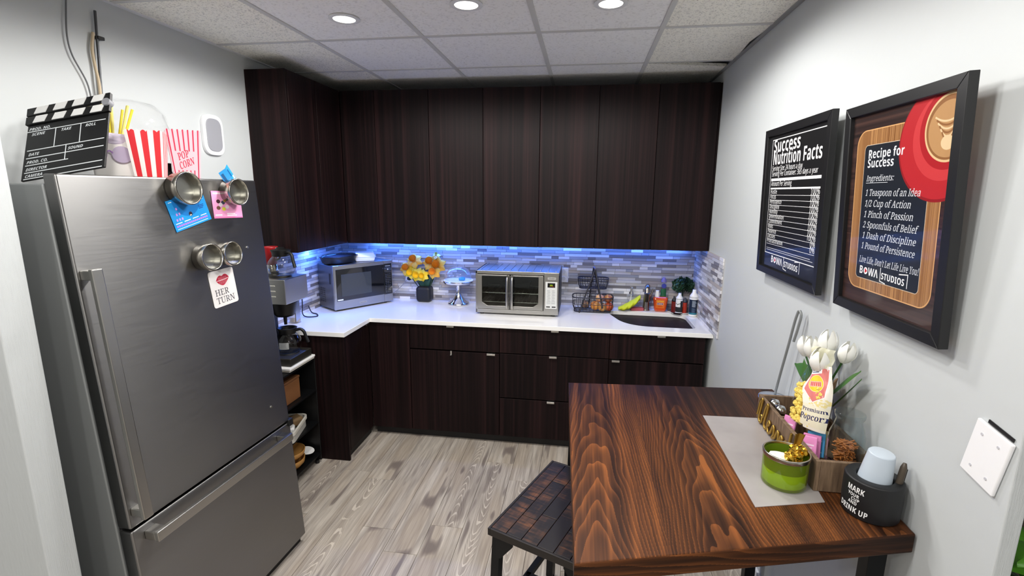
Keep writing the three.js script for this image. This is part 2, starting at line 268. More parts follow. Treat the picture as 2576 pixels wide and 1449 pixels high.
// base cabinets
const KY = .065, YD = HC - .031, FX = ZF - .02;   // kick height, top of fronts, face plane
const tab = (w = .052) => merge([rbox(w, .004, .03, .001, 0, 0, .006, 1), rbox(w, .013, .004, .001, 0, -.005, .02, 1)]);
function front(t, name, x0, x1, y0, y1, hx, hw) {
  const d = part(t, name, panel(x1 - x0 - .004, y1 - y0 - .004, DT, (x0 + x1) / 2, (y0 + y1) / 2, FX - DT / 2 - ZB, grain++), M.espresso);
  if (hx !== undefined) part(d, 'tab_pull', tab(hw).translate(hx, y1 - .001, FX - .006 - ZB), M.nickel);
  return d;
}
{
  const mk = (x0, x1, label) => { const t = thing('base_cabinet', label, 'base cabinet', [x0, 0, ZB], 0, 'lower cabinets'); carcass(t, .001, x1 - x0 - .001, KY, YD, .002, FX - DT - ZB - .002, 'z'); part(t, 'toe_kick', span(.0, x1 - x0, 0, KY - .001, .02, FX - .045 - ZB), M.kick); return t; };
  let t = mk(.535, 1.494, 'dark wood base cabinet by the inner corner with one drawer over a door');
  part(t, 'corner_filler', panel(.834 - FX - .004, YD - KY, DT, (.834 + FX) / 2 - .535, (YD + KY) / 2, FX - DT / 2 - ZB, 2), M.espresso);
  front(t, 'drawer', .834 - .535, .959, .698, YD, 1.141 - .535); const d = front(t, 'door', .834 - .535, .959, KY, .692, 1.435 - .535, .06);
  part(d, 'hook', merge([rbox(.012, .03, .004, .001, 1.143 - .535, .68, FX + .003 - ZB, 1), rbox(.012, .004, .02, .001, 1.143 - .535, .694, FX - .004 - ZB, 1), rbox(.012, .004, .012, .001, 1.143 - .535, .667, FX + .008 - ZB, 1)]), M.chrome);
  t = mk(1.494, 2.255, 'dark wood base cabinet of three drawers under the countertop oven');
  front(t, 'drawer', 0, .761, .698, YD, 1.882 - 1.494); front(t, 'drawer', 0, .761, .364, .696, 1.873 - 1.494); front(t, 'drawer', 0, .761, KY, .360, 1.864 - 1.494);
  t = mk(2.255, 2.878, 'dark wood sink base cabinet with a false drawer front, beside the right wall');
  front(t, 'drawer_front', 0, .623, .698, YD, 2.591 - 2.255); front(t, 'door', 0, .623, KY, .694, 2.30 - 2.255);
  t = thing('base_cabinet', 'dark wood base cabinet on the left wall, ending beside the black shelf rack', 'base cabinet', [0, 0, 0], 0, 'lower cabinets');
  carcass(t, .001, FX - DT - .002, KY, YD, FX + .003, .90, 'x');
  part(t, 'end_panel', panel(FX, YD, .018, FX / 2, YD / 2, .911, 6), M.espresso);
  const dd = part(t, 'door', panel(DT, YD - KY - .004, .90 - FX - .006, FX - DT / 2, (YD + KY) / 2, (.90 + FX) / 2, 12), M.espresso);
  part(dd, 'tab_pull', tab(.05).rotateY(Math.PI / 2).translate(FX - .006, YD - .001, FX + .05), M.nickel);
  part(t, 'toe_kick', span(.02, FX - .03, 0, KY - .001, FX - .02, .9), M.kick);
}
// countertop with a sink cut-out
{
  const hole = [[2.235, .0, .08], [2.83, .015, .09], [2.835, .44, .06], [2.37, .43, .18]];
  const t = thing('countertop', 'L-shaped white quartz countertop with a sink cut-out', 'countertop', [0, HC, 0]);
  const s = shapeOf([[.001, -ZB - .0], [XR - .001, -ZB], [XR - .001, -ZF], [ZF, -ZF], [ZF, -.938], [.001, -.938]]); s.holes.push(new THREE.Path(shapeOf(hole.map(p => [p[0], -p[1], p[2]])).getPoints(10).reverse()));
  part(t, 'slab', extrude(s, .03, .002).rotateX(-Math.PI / 2).translate(0, -.03, 0), M.quartz);
  const k = thing('sink', 'undermount dark steel sink basin set in the white countertop', 'sink', [0, 0, 0]);
  const ring = (f, y) => { const c = [2.56, .22]; return shapeOf(hole.map(p => [c[0] + (p[0] - c[0]) * f, c[1] + (p[1] - c[1]) * f, p[2] * f])).getPoints(10).map(p => [p.x, y, p.y]); };
  const rings = [ring(1.06, .883), ring(1.012, .883), ring(1.005, .875), ring(.99, .74), ring(.95, .715), ring(.86, .705), ring(.25, .700)], pos = [], idx = [], n = rings[0].length;
  rings.forEach(r => r.forEach(p => pos.push(...p))); const bot = pos.length / 3; pos.push(2.59, .699, .22);
  for (let j = 0; j + 1 < rings.length; j++) for (let i = 0; i < n; i++) { const a = j * n + i, b = j * n + (i + 1) % n; idx.push(a, a + n, b, b, a + n, b + n); }
  for (let i = 0; i < n; i++) idx.push((rings.length - 1) * n + i, bot, (rings.length - 1) * n + (i + 1) % n);
  const g = new THREE.BufferGeometry(); g.setAttribute('position', new THREE.Float32BufferAttribute(pos, 3)); g.setIndex(idx); g.computeVertexNormals(); g.setAttribute('uv', new THREE.Float32BufferAttribute(new Float32Array(pos.length / 3 * 2), 2));
  part(k, 'basin', g, std(0x707070, .4, .35, { side: THREE.DoubleSide })); part(k, 'drain', lathe([[.0, .704], [.03, .704], [.043, .7075], [.045, .703]], 28).translate(2.59, 0, .22), M.chrome);
}

// ================= REFRIGERATOR =================
const FR = { x: .6657, z: 1.6855, a: -.0572, l: .0616, w: .839 };
const lean = (g) => warp(g, (x, y, z) => [x - FR.l * y * (x + .60) / .60, y, z]);
const onFridge = (o, s, y, off = 0, roll = 0) => { o.position.set(off - FR.l * y, y, s).applyAxisAngle(new THREE.Vector3(0, 1, 0), FR.a).add(new THREE.Vector3(FR.x, 0, FR.z)); o.rotation.set(-Math.atan(FR.l), FR.a + Math.PI / 2, roll, 'YXZ'); return o; };
{
  const t = thing('refrigerator', 'large stainless steel refrigerator with a bottom freezer drawer and bar handles', 'refrigerator', [FR.x, 0, FR.z], FR.a);
  const u = (g) => uvm(lean(g), 'y');
  part(t, 'body', u(span(-.60, -.072, .03, 1.828, 0.004, FR.w - .004, .006)), M.steelDark);
  part(t, 'gasket', u(span(-.073, -.055, .05, 1.82, .014, FR.w - .014)), M.gasket);
  const d = part(t, 'door', u(span(-.058, 0, .681, 1.857, 0, FR.w, .007)), M.steel);
  const dr = part(t, 'freezer_drawer', u(span(-.058, 0, .045, .671, 0, FR.w, .007)), M.steel);
  part(t, 'toe_grille', u(span(-.5, -.03, .0, .044, .01, FR.w - .01)), M.black);
  part(t, 'hinge_cover', u(span(-.13, -.02, 1.83, 1.856, .02, .09, .004)), M.steelDark); part(t, 'hinge', u(span(-.05, .012, .655, .69, -.012, .02, .004)), M.black);
  const vh = part(d, 'handle', u(merge([rbox(.018, .85, .034, .003, .052, 1.145, .812), rbox(.046, .03, .03, .003, .023, 1.55, .812), rbox(.046, .03, .03, .003, .023, .74, .812)])), M.steelLight, 'vertical bar handle');
  part(dr, 'handle', u(merge([rbox(.018, .036, .735, .003, .052, .632, .43), rbox(.046, .032, .045, .003, .023, .632, .085), rbox(.046, .032, .045, .003, .023, .632, .775)])), M.steelLight, 'horizontal bar handle');
  for (const y of [1.562, .801]) part(d, 'stud', u(at(cyl(.005, .005, .004, 0, 0, 0, 14), 0, 0, 0, 0, 0, Math.PI / 2).translate(.002, y, .112)), M.nickel);
}
// magnetic tins
{
  const mk = (s, y, r, d, label) => {
    const t = onFridge(thing('magnetic_tin', label, 'tin', [0, 0, 0], 0, 'round magnetic tins on the refrigerator door'), s, y, .001);
    const R = Math.PI / 2;
    part(t, 'cup', lathe([[0, 0], [r * .93, 0], [r * .93, d * .62], [r, d * .64], [r, d], [r * .9, d], [r * .9, d * .75], [r * .88, d * .3]], 40).rotateX(R), M.tin);
    part(t, 'inner_disc', lathe([[0, d * .3], [r * .89, d * .3], [r * .89, d * .32]], 40).rotateX(R), M.tinIn); part(t, 'window', cyl(r * .9, r * .9, .001, 0, 0, 0, 40).rotateX(R).translate(0, 0, d * .9), M.glass);
  };
  mk(.421, 1.816, .062, .05, 'largest round steel tin, above the blue card on the refrigerator'); mk(.172, 1.803, .056, .052, 'round steel tin holding the pink card near the top right of the refrigerator door');
  mk(.365, 1.548, .054, .05, 'left one of the two side-by-side steel tins above the white card'); mk(.252, 1.549, .051, .048, 'right one of the two side-by-side steel tins above the white card');
}
function card(name, label, cat, w, h, t, r, draw, px = 512) {
  const o = thing(name, label, cat), s = shapeOf([[-w / 2, -h / 2], [w / 2, -h / 2], [w / 2, h / 2], [-w / 2, h / 2]], r);
  const g = uvrect(extrude(s, t), 'x', 'y', -w / 2, -h / 2, w, h); const m = std(0xffffff, .35, 0, { map: canvasTex(px, Math.round(px * h / w), draw) });
  part(o, 'sheet', g, m); return o;
}
const scrib = (g, x, y, w, n, dy, h) => { for (let i = 0; i < n; i++) g.fillRect(x, y + i * dy, w * (.6 + .4 * hash(i, n + x | 0)), h); };
{
  onFridge(card('flyer', 'blue printed flyer card tilted under the largest steel tin', 'flyer', .178, .118, .0012, 0, (g, w, h) => {
    g.fillStyle = '#2394dc'; g.fillRect(0, 0, w, h); g.fillStyle = '#1673bd'; g.beginPath(); g.arc(w * .5, h * .1, h * .55, 0, 7); g.fill(); g.fillStyle = '#c98fe0'; for (let i = 0; i < 3; i++) for (let k = 0; k <= i; k++) g.fillRect(w * (.17 + k * .07 - i * .035), h * (.28 + i * .17), 20, 26);
    g.fillStyle = '#e9f4ff'; scrib(g, w * .05, h * .06, 60, 1, 9, 8); scrib(g, w * .74, h * .16, 110, 3, 14, 7); g.fillStyle = '#1c3f8e'; scrib(g, w * .76, h * .42, 90, 3, 16, 8);
    g.fillStyle = '#e8f6ff'; for (let i = 0; i < 4; i++) g.fillRect(w * (.05 + i * .23), h * .75, w * .17, 9); g.fillStyle = '#b777d8'; for (let i = 0; i < 16; i++) g.fillRect(w * .05 + i * w * .055, h * .82, w * .042, 20); g.fillStyle = '#d9ecff'; g.fillRect(w * .05, h * .93, w * .86, 6); g.fillStyle = '#2b2233'; g.beginPath(); g.arc(w * .5, h * .6, 24, 0, 7); g.fill(); g.fillStyle = '#e9d9c8'; g.fillRect(w * .47, h * .62, 26, 12);
  }), .389, 1.733, .0015, .24);
  onFridge(card('flyer', 'pink printed card held by the steel tin at the top right', 'flyer', .158, .112, .0012, 0, (g, w, h) => {
    g.fillStyle = '#eb9cc6'; g.fillRect(0, 0, w, h); g.fillStyle = '#fbe6f1'; g.fillRect(w * .05, h * .06, w * .35, 20); for (const [x, y, c] of [[.2, .38, '#4a2b33'], [.18, .62, '#6d4a3c'], [.36, .42, '#39415a'], [.44, .34, '#d8b13a'], [.36, .66, '#d9d24a'], [.27, .5, '#f0e5e8'], [.48, .58, '#e8d6dc']]) { g.fillStyle = c; g.beginPath(); g.ellipse(w * x, h * y, 34, 26, 0, 0, 7); g.fill(); }
    g.fillStyle = '#fff'; scrib(g, w * .05, h * .86, w * .3, 1, 9, 14); scrib(g, w * .45, h * .82, w * .4, 2, 22, 12); g.fillStyle = '#d96aa6'; g.fillRect(0, h * .96, w, 12);
  }), .193, 1.752, .0015, -.02);
  onFridge(card('card', 'white HER TURN card with red lips under the paired steel tins', 'card', .134, .152, .0012, .012, (g, w, h) => {
    g.fillStyle = '#eeeae8'; g.fillRect(0, 0, w, h); g.fillStyle = '#c2203a'; g.beginPath(); g.moveTo(w * .25, h * .28); g.quadraticCurveTo(w * .36, h * .12, w * .47, h * .17); g.quadraticCurveTo(w * .52, h * .19, w * .57, h * .15); g.quadraticCurveTo(w * .7, h * .12, w * .78, h * .26); g.quadraticCurveTo(w * .6, h * .44, w * .5, h * .44); g.quadraticCurveTo(w * .36, h * .42, w * .25, h * .28); g.fill();
    g.strokeStyle = '#eeeae8'; g.lineWidth = 9; g.beginPath(); g.moveTo(w * .27, h * .29); g.quadraticCurveTo(w * .5, h * .3, w * .76, h * .265); g.stroke(); g.lineWidth = 3; for (let i = 0; i < 8; i++) { g.beginPath(); g.moveTo(w * (.36 + i * .045), h * .2); g.lineTo(w * (.38 + i * .04), h * .4); g.stroke(); }
    g.fillStyle = '#38363a'; g.font = '138px serif'; g.textAlign = 'center'; g.fillText('HER', w * .40, h * .69, w * .58); g.fillText('TURN', w * .5, h * .91, w * .82);
  }), .283, 1.412, .0015, .06);
  const f = onFridge(thing('card', 'small folded blue card sticking up over the refrigerator edge', 'card'), .168, 1.872, .003, .62);
  const bm = std(0xffffff, .4, 0, { map: canvasTex(256, 256, (g, w, h) => { g.fillStyle = '#2a93d8'; g.fillRect(0, 0, w, h); g.fillStyle = '#15588f'; g.fillRect(30, 40, 90, 120); g.fillStyle = '#eaf4ff'; g.fillRect(140, 170, 80, 60); g.fillRect(30, 200, 70, 18); }) });
  part(f, 'sheet', [uvrect(at(box(.034, .072, .001), -.017, 0, .006, 0, -.35, 0), 'x', 'y', -.034, -.036, .034, .072), uvrect(at(box(.034, .072, .001), .016, 0, .006, 0, .35, 0), 'x', 'y', 0, -.036, .034, .072)], bm);
}
// on top of the refrigerator (1.828 high)
const FT = 1.829;
{
  const t = thing('clapperboard', 'black and white film clapperboard leaning on top of the refrigerator', 'clapperboard', [.33, FT + .03, 2.345]); t.rotation.set(-.47, .08, .2, 'YXZ');
  const w = .285, h = .215;
  part(t, 'slate', uvrect(rbox(w, h, .008, .002, 0, h / 2, 0, 1), 'x', 'y', -w / 2, 0, w, h), std(0xffffff, .4, 0, { map: canvasTex(1024, 772, (g, W, H) => {
    g.fillStyle = '#131314'; g.fillRect(0, 0, W, H); g.fillStyle = '#e9eef0'; const L = (x0, y0, x1, y1) => g.fillRect(x0 * W, y0 * H - 6, Math.max(12, (x1 - x0) * W), Math.max(12, (y1 - y0) * H));
    L(.0, .12, .97, .12); L(.03, .47, .97, .47); L(.03, .61, .97, .61); L(.03, .74, .55, .74); L(.03, .87, .97, .87); L(.03, .98, .97, .98); L(.35, .12, .35, .47); L(.66, .12, .66, .47); L(.5, .47, .5, .74);
    g.font = 'italic bold 54px sans-serif'; const T = (s, x, y) => g.fillText(s, x * W, y * H); T('PROD. NO.', .02, .1); T('SCENE', .06, .2); T('TAKE', .42, .2); T('ROLL', .72, .2); T('SOUND', .53, .57); T('DATE', .05, .57); T('PROD. CO.', .04, .71); T('DIRECTOR', .04, .84); T('CAMERA', .04, .955);
  }) }));
  const stick = (n, y, a) => { const o = part(t, n, at(rbox(w + .01, .032, .012, .002, (w + .01) / 2, 0, 0, 1), -w / 2 - .005, y, .004, 0, 0, a), M.black); for (let i = 0; i < 4; i++) { const q = extrude(shapeOf([[0, -.013], [.04, -.013], [.05, .013], [.01, .013]]), .002); part(o, 'stripe', at(q, .028 + i * .067, 0, .006).rotateZ(a).translate(-w / 2 - .005, y, .004), M.white); } };
  stick('lower_stick', h + .017, 0); stick('clap_stick', h + .052, .03); part(t, 'hinge', at(cyl(.014, .014, .02, 0, 0, 0, 20), w / 2 - .004, h + .036, .006, Math.PI / 2), M.grey);
}
{
  const t = thing('drink_dispenser', 'large clear drink dispenser with a rounded lid behind the popcorn boxes', 'dispenser', [.162, FT, 1.93]);
  part(t, 'jar', lathe([[.0, .008], [.115, .008], [.125, .03], [.148, .2], [.15, .225]], 48), M.clear);
  part(t, 'lid', lathe([[.154, .222], [.157, .235], [.154, .245], [.145, .29], [.11, .328], [.05, .342], [0, .344]], 48), M.clear);
  const s = part(t, 'spigot', [at(cyl(.011, .011, .05, 0, 0, 0, 14), .148, .045, -.02, 0, 0, Math.PI / 2), cyl(.01, .009, .045, .166, .035, -.02, 14)], M.black); part(s, 'lever', rbox(.008, .045, .02, .003, .166, .07, -.02), M.black);
}
function popcornBox(label, x, z, ry, base, top, h, draw) {
  const t = thing('popcorn_box', label, 'popcorn box', [x, FT, z], ry); const n = 7, pos = [], uv = [], idx = [], b = base / 2, q = top / 2;
  const C = [[-1, 1], [1, 1], [1, -1], [-1, -1]];
  for (let f = 0; f < 4; f++) { const a = C[f], e = C[(f + 1) % 4], o = pos.length / 3, N = n * 8; for (let i = 0; i <= N; i++) { const k = i / N, sc = h * (1 - .035 * (1 - Math.abs(Math.sin(k * n * Math.PI)))); const lx = a[0] + (e[0] - a[0]) * k, lz = a[1] + (e[1] - a[1]) * k; pos.push(lx * b, 0, lz * b, lx * (b + (q - b) * sc / h), sc, lz * (b + (q - b) * sc / h)); uv.push(k, 0, k, sc / h); if (i < N) { const p = o + i * 2; idx.push(p, p + 2, p + 1, p + 1, p + 2, p + 3); } } }
  const g = new THREE.BufferGeometry(); g.setAttribute('position', new THREE.Float32BufferAttribute(pos, 3)); g.setAttribute('uv', new THREE.Float32BufferAttribute(uv, 2)); g.setIndex(idx); g.computeVertexNormals();
  const m = std(0xffffff, .5, 0, { map: canvasTex(512, 512, draw), side: THREE.DoubleSide }); part(t, 'carton', g, m); part(t, 'bottom', box(base - .002, .002, base - .002, 0, .002, 0), M.white); return t;
}
popcornBox('popcorn box with bold red and white stripes on the refrigerator', .40, 2.075, .62, .085, .118, .20, (g, w, h) => { g.fillStyle = '#f5f1ec'; g.fillRect(0, 0, w, h); g.fillStyle = '#e3202b'; for (let i = 0; i < 3; i++) g.fillRect((i * 2 + .55) * w / 6, 0, w / 5.6, h); });
popcornBox('pink-tinted popcorn box with thin red stripes and POP CORN lettering', .40, 1.90, .75, .085, .122, .222, (g, w, h) => { g.fillStyle = '#f7c9d3'; g.fillRect(0, 0, w, h); g.fillStyle = '#d02c50'; for (let i = 0; i < 7; i++) g.fillRect((i + .3) * w / 7, 0, w / 24, h); g.fillStyle = '#f7c9d3'; g.fillRect(w * .12, h * .38, w * .76, h * .34); g.fillStyle = '#cf2347'; g.font = 'bold 92px serif'; g.textAlign = 'center'; g.save(); g.translate(w / 2, h * .5); g.rotate(-.2); g.fillText('POP', -30, 0); g.fillText('CORN', 0, 82); g.restore(); });
{
  const t = thing('gift_bag', 'white paper bag between the clapperboard and the striped popcorn box', 'bag', [.30, FT, 2.12], .75);
  const g = warp(rbox(.14, .16, .07, .008, 0, .08, 0, 4), (x, y, z) => { const k = .9 + .18 * (y / .16), w = Math.sin(y * 120) * .0025 + Math.sin(x * 70 + y * 40) * .002; return [x * k, y, z * (1.15 - y * 2.2) + w]; });
  part(t, 'paper', toCreasedNormals(g, .9), std(0xfaf7f2, .75)); part(t, 'tissue', warp(new THREE.IcosahedronGeometry(.05, 3), (x, y, z) => { const k = 1 + .35 * (noise(x * 60 + 9, y * 60 + z * 40) - .5); return [x * k * 1.25, y * k * .55 + .165, z * k * .7]; }), std(0xe2d8ea, .8));
  const s = thing('yellow_straw_bundle', 'bundle of translucent yellow straws sticking up from the white bag', 'straws', [.25, FT + .1, 2.085]);
  for (let i = 0; i < 16; i++) { const a = rr(-.3, .3), b = rr(-.22, .25); part(s, 'straw', rod([a * .08, .02, b * .07], [a * .3 - .02, .2 + rr(-.02, .02), b * .2 - .015], .0045, 6), i % 3 ? std(0xf0dc3a, .4) : std(0xf3ea86, .4)); }
  const u = thing('sunglasses', 'lavender novelty sunglasses hanging on the white paper bag', 'sunglasses', [.325, FT + .11, 2.165], .9);
  for (const k of [-1, 1]) part(u, 'lens', at(cyl(.03, .028, .004, 0, 0, 0, 24), k * .036, 0, .0, Math.PI / 2), phys(0xe0d2ea, { roughness: .2, transmission: .35, thickness: 0 })); part(u, 'bridge', tube([[-.01, .004, 0], [0, .012, .003], [.01, .004, 0]], .003, 8, 6), std(0xb58fd0, .3)); for (const k of [-1, 1]) part(u, 'temple', rod([k * .066, .005, 0], [k * .062, .0, -.05], .0025, 6), std(0xb58fd0, .3));
}
// on the left wall
{
  const t = thing('wall_sensor', 'grey oblong device in a white rounded bezel on the left wall', 'sensor', [0, 2.11, 1.245]);
  const R = (w, h, d, r) => extrude(shapeOf([[-w / 2, -h / 2], [w / 2, -h / 2], [w / 2, h / 2], [-w / 2, h / 2]], r), d, .003).rotateY(Math.PI / 2);
  part(t, 'bezel', R(.15, .215, .018, .06), M.whitePlastic); part(t, 'face', R(.112, .175, .016, .048).translate(.006, 0, 0), std(0x9b9ca3, .55));
  const c = thing('cable', 'thin grey cable hanging down the left wall from the ceiling', 'cable', [0, 0, 0]); part(c, 'cord', tube([[.012, YC - .01, 1.955], [.012, 2.40, 1.98], [.012, 2.34, 1.972], [.012, 2.24, 1.926], [.012, 2.165, 1.918], [.03, 2.03, 1.93]], .003, 40, 6), std(0x6c6e70, .6));
  const p = thing('conduit_rod', 'thin dark rod with a clip fixed upright on the left wall', 'rod', [0, 0, 0]); part(p, 'rod', rod([.013, 2.54, 1.847], [.013, 2.06, 1.882], .0048), std(0x4f5154, .4, .6)); part(p, 'clip', [rbox(.02, .014, .03, .003, .012, 2.435, 1.842), cyl(.004, .004, .02, .013, 2.2, 1.873, 8)], M.black);
  part(p, 'wrapped_cord', tube([[.012, 2.45, 1.868], [.013, 2.38, 1.884], [.013, 2.32, 1.882], [.02, 2.25, 1.882], [.016, 2.12, 1.884]], .006, 24, 6), std(0xc9b79a, .7));
}

// ================= COFFEE STATION =================
{
  const t = thing('shelf_rack', 'black open shelf rack between refrigerator and base cabinet', 'shelf rack', [0, 0, 0]);
  const x1 = .345, z0 = .955, z1 = 1.645;
  for (const y of [.074, .30, .528, .742]) part(t, 'shelf', span(.01, x1, y - .012, y, z0 + .012, z1 - .012, .002), M.metalBlack);
  for (const z of [z0, z1 - .012]) part(t, 'side_panel', span(.01, x1, .02, .742, z, z + .012, .002), M.black); part(t, 'back_panel', span(.004, .01, .03, .742, z0, z1), M.black);
  for (const [x, z] of [[.03, z0 + .02], [.32, z0 + .02], [.03, z1 - .03], [.32, z1 - .03]]) part(t, 'foot', cyl(.012, .014, .022, x, .011, z, 12), M.black);
  const s = thing('marble_slab', 'white marble slab under the coffee brewer on the shelf rack', 'slab', [0, .743, 0]); part(s, 'upper_board', span(.012, .352, .013, .027, .962, 1.24, .003), M.quartz); part(s, 'lower_board', span(.012, .346, 0, .0125, .962, 1.235, .003), std(0xd6d1c6, .5));
  const g = thing('cup_stack', 'column of tan paper cups beside the brewer at the refrigerator edge', 'cups', [.30, .743, 1.335]); for (let i = 0; i < 4; i++) part(g, 'cup', lathe([[.028, i * .03], [.034, i * .03 + .032], [.036, i * .03 + .034], [.033, i * .03 + .034], [.026, i * .03 + .004]], 24), std(i % 2 ? 0xc9a47c : 0xb98f66, .7));
  const b = thing('wooden_box', 'plain brown wooden box on the upper rack shelf', 'box', [.19, .528, 1.22]); part(b, 'body', uvm(rbox(.24, .13, .26, .004, 0, .0655, 0), 'z'), std(0x7a4f2c, .6)); part(b, 'lid', uvm(rbox(.245, .016, .265, .004, 0, .139, 0), 'z'), std(0x6c4526, .6));
  const k = thing('plastic_tray', 'pale plastic basket of small packets on the middle rack shelf', 'tray', [.24, .301, 1.165], .25);
  const tub = (w, d, h, th) => { const o = shapeOf([[-w / 2, -d / 2], [w / 2, -d / 2], [w / 2, d / 2], [-w / 2, d / 2]], .05), i = shapeOf([[-w / 2 + th, -d / 2 + th], [w / 2 - th, -d / 2 + th], [w / 2 - th, d / 2 - th], [-w / 2 + th, d / 2 - th]], .045); o.holes.push(i); return extrude(o, h, .001).rotateX(-Math.PI / 2); };
  part(k, 'rim', tub(.19, .3, .02, .012).translate(0, .05, 0), std(0xd7d3c8, .4)); part(k, 'wall', tub(.176, .286, .05, .006), phys(0xe8e6df, { roughness: .3, transmission: .4, thickness: 0 })); part(k, 'base', rbox(.15, .004, .26, .001, 0, .003, 0), std(0xcfcac0, .5));
  const pk = thing('snack_packet', 'white paper packet lying in the pale plastic basket', 'packet', [.27, .335, 1.20], .5); part(pk, 'wrapper', warp(rbox(.09, .03, .07, .01, 0, .015, 0, 3), (x, y, z) => [x, y + .006 * Math.sin(x * 60), z]), M.white);
  const pk2 = thing('snack_packet', 'brown paper packet lying in the pale plastic basket', 'packet', [.23, .325, 1.09], 1.1); part(pk2, 'wrapper', warp(rbox(.13, .05, .09, .015, 0, .025, 0, 3), (x, y, z) => [x, y + .008 * Math.sin(z * 50 + x * 30), z]), std(0x8a6f4d, .7));
  const bowl = (n, y, r, h, x, z, label) => { const o = thing('wooden_bowl', label, 'bowl', [x, y, z]); part(o, 'bowl', lathe([[0, 0], [r * .7, 0], [r * .96, h * .5], [r, h], [r * .93, h], [r * .88, h * .5], [r * .62, .01], [0, .01]], 40), M.bowl); };
  bowl(0, .075, .105, .06, .232, 1.165, 'lower wooden bowl on the bottom rack shelf'); bowl(1, .1365, .10, .05, .236, 1.155, 'upper wooden bowl stacked on another on the bottom rack shelf');
  const pl = thing('plate', 'white plate leaning behind the wooden bowls on the bottom rack shelf', 'plate', [.285, .112, 1.035]); part(pl, 'plate', lathe([[0, 0], [.036, .002], [.048, .01], [.046, .012], [.034, .006], [0, .004]], 36).rotateZ(-.2), M.white);
}
{
  const y0 = .7705, t = thing('coffee_brewer', 'commercial stainless coffee brewer with black funnel on the marble slab', 'coffee maker', [0, y0, 0]);
  part(t, 'base', rbox(.33, .048, .232, .005, .175, .025, 1.095), std(0x35332f, .4, .5)); part(t, 'warmer_plate', cyl(.066, .068, .006, .245, .052, 1.085, 32), M.black);
  part(t, 'column', rbox(.11, .36, .225, .004, .07, .22, 1.095), M.metalBlack);
  const h = part(t, 'hood', rbox(.335, .148, .236, .004, .177, .458, 1.097), M.steelLight);
  for (let i = 0; i < 3; i++) for (let k = 0; k < 2; k++) part(h, 'vent_slot', rbox(.042, .006, .003, .001, .262 - k * .062, .495 - i * .032, 1.2155, 1), std(0xd8d5c8, .4));
  part(t, 'splash_plate', at(rbox(.006, .15, .12, .012), .275, .31, 1.0, 0, .35, 0), M.steelLight);
  const f = part(t, 'funnel', lathe([[.0, .285], [.05, .285], [.062, .30], [.084, .375], [.088, .384], [0, .384]], 36).translate(.245, 0, 1.085), M.black); part(f, 'funnel_spout', cyl(.012, .009, .06, .245, .258, 1.085, 14), M.black);
  part(t, 'upper_warmer', cyl(.064, .066, .006, .235, .536, 1.085, 32), M.black);
}
function carafe(label, x, y, z, ry, withText, lid) {
  const t = thing('glass_carafe', label, 'carafe', [x, y, z], ry);
  part(t, 'bowl', lathe([[0, .001], [.055, 0], [.066, .006], [.078, .035], [.08, .055], [.074, .083], [.056, .108], [.043, .122]], 48), M.smoke);
  part(t, 'collar', lathe([[.042, .114], [.05, .117], [.05, .135], [.058, .152], [.052, .153], [.042, .14]], 36), M.black);
  if (lid) part(t, 'lid', lathe([[0, .168], [.02, .168], [.026, .158], [.052, .154], [.052, .146], [0, .146]], 32), M.black);
  part(t, 'handle', tube([[.045, .135, 0], [.08, .14, 0], [.098, .125, 0], [.108, .09, 0], [.12, .055, 0]], .0095, 24, 10), M.black);
  if (withText) { const mk = (a, w, h, y, draw) => { const g = new THREE.CylinderGeometry(.0808, .0808, h, 20, 1, true, a - w / 2, w); return part(t, 'print', g.translate(0, y, 0), std(0xffffff, .5, 0, { map: canvasTex(256, 128, draw), alphaTest: .5, side: THREE.DoubleSide })); };
    mk(-.9 - ry, .95, .024, .055, (g, w, h) => { g.clearRect(0, 0, w, h); g.fillStyle = '#e8e8e8'; g.font = 'bold italic 84px sans-serif'; g.fillText('BUNN', 10, 94); });
    mk(.25 - ry, .75, .044, .055, (g, w, h) => { g.clearRect(0, 0, w, h); g.fillStyle = '#a9abab'; g.fillRect(8, 4, w - 16, h - 8); g.fillStyle = '#5a5d5e'; for (let i = 0; i < 7; i++) g.fillRect(26, 16 + i * 14, 150 + 50 * hash(i, 4), 5); }); }
}
carafe('empty glass carafe with printed label on the lower warmer of the brewer', .252, .8265, 1.085, .25, true, false);
carafe('empty glass carafe with black lid on top of the coffee brewer', .25, 1.3105, 1.085, -.35, false, true);
{
  const t = thing('red_pitcher', 'red tapered pitcher with a grey handle behind the upper carafe', 'pitcher', [.135, 1.305, 1.02]);
  part(t, 'base', lathe([[0, 0], [.04, 0], [.042, .02], [.034, .055], [.03, .06], [0, .06]], 28), M.chrome); part(t, 'body', lathe([[0, .06], [.034, .06], [.046, .16], [.047, .168], [.042, .165], [.03, .07], [0, .066]], 30), M.red);
  part(t, 'handle', tube([[.042, .158, .005], [.064, .158, .005], [.07, .14, .005], [.066, .1, .005], [.04, .085, .005]], .006, 20, 8), std(0x8f938f, .5));
}

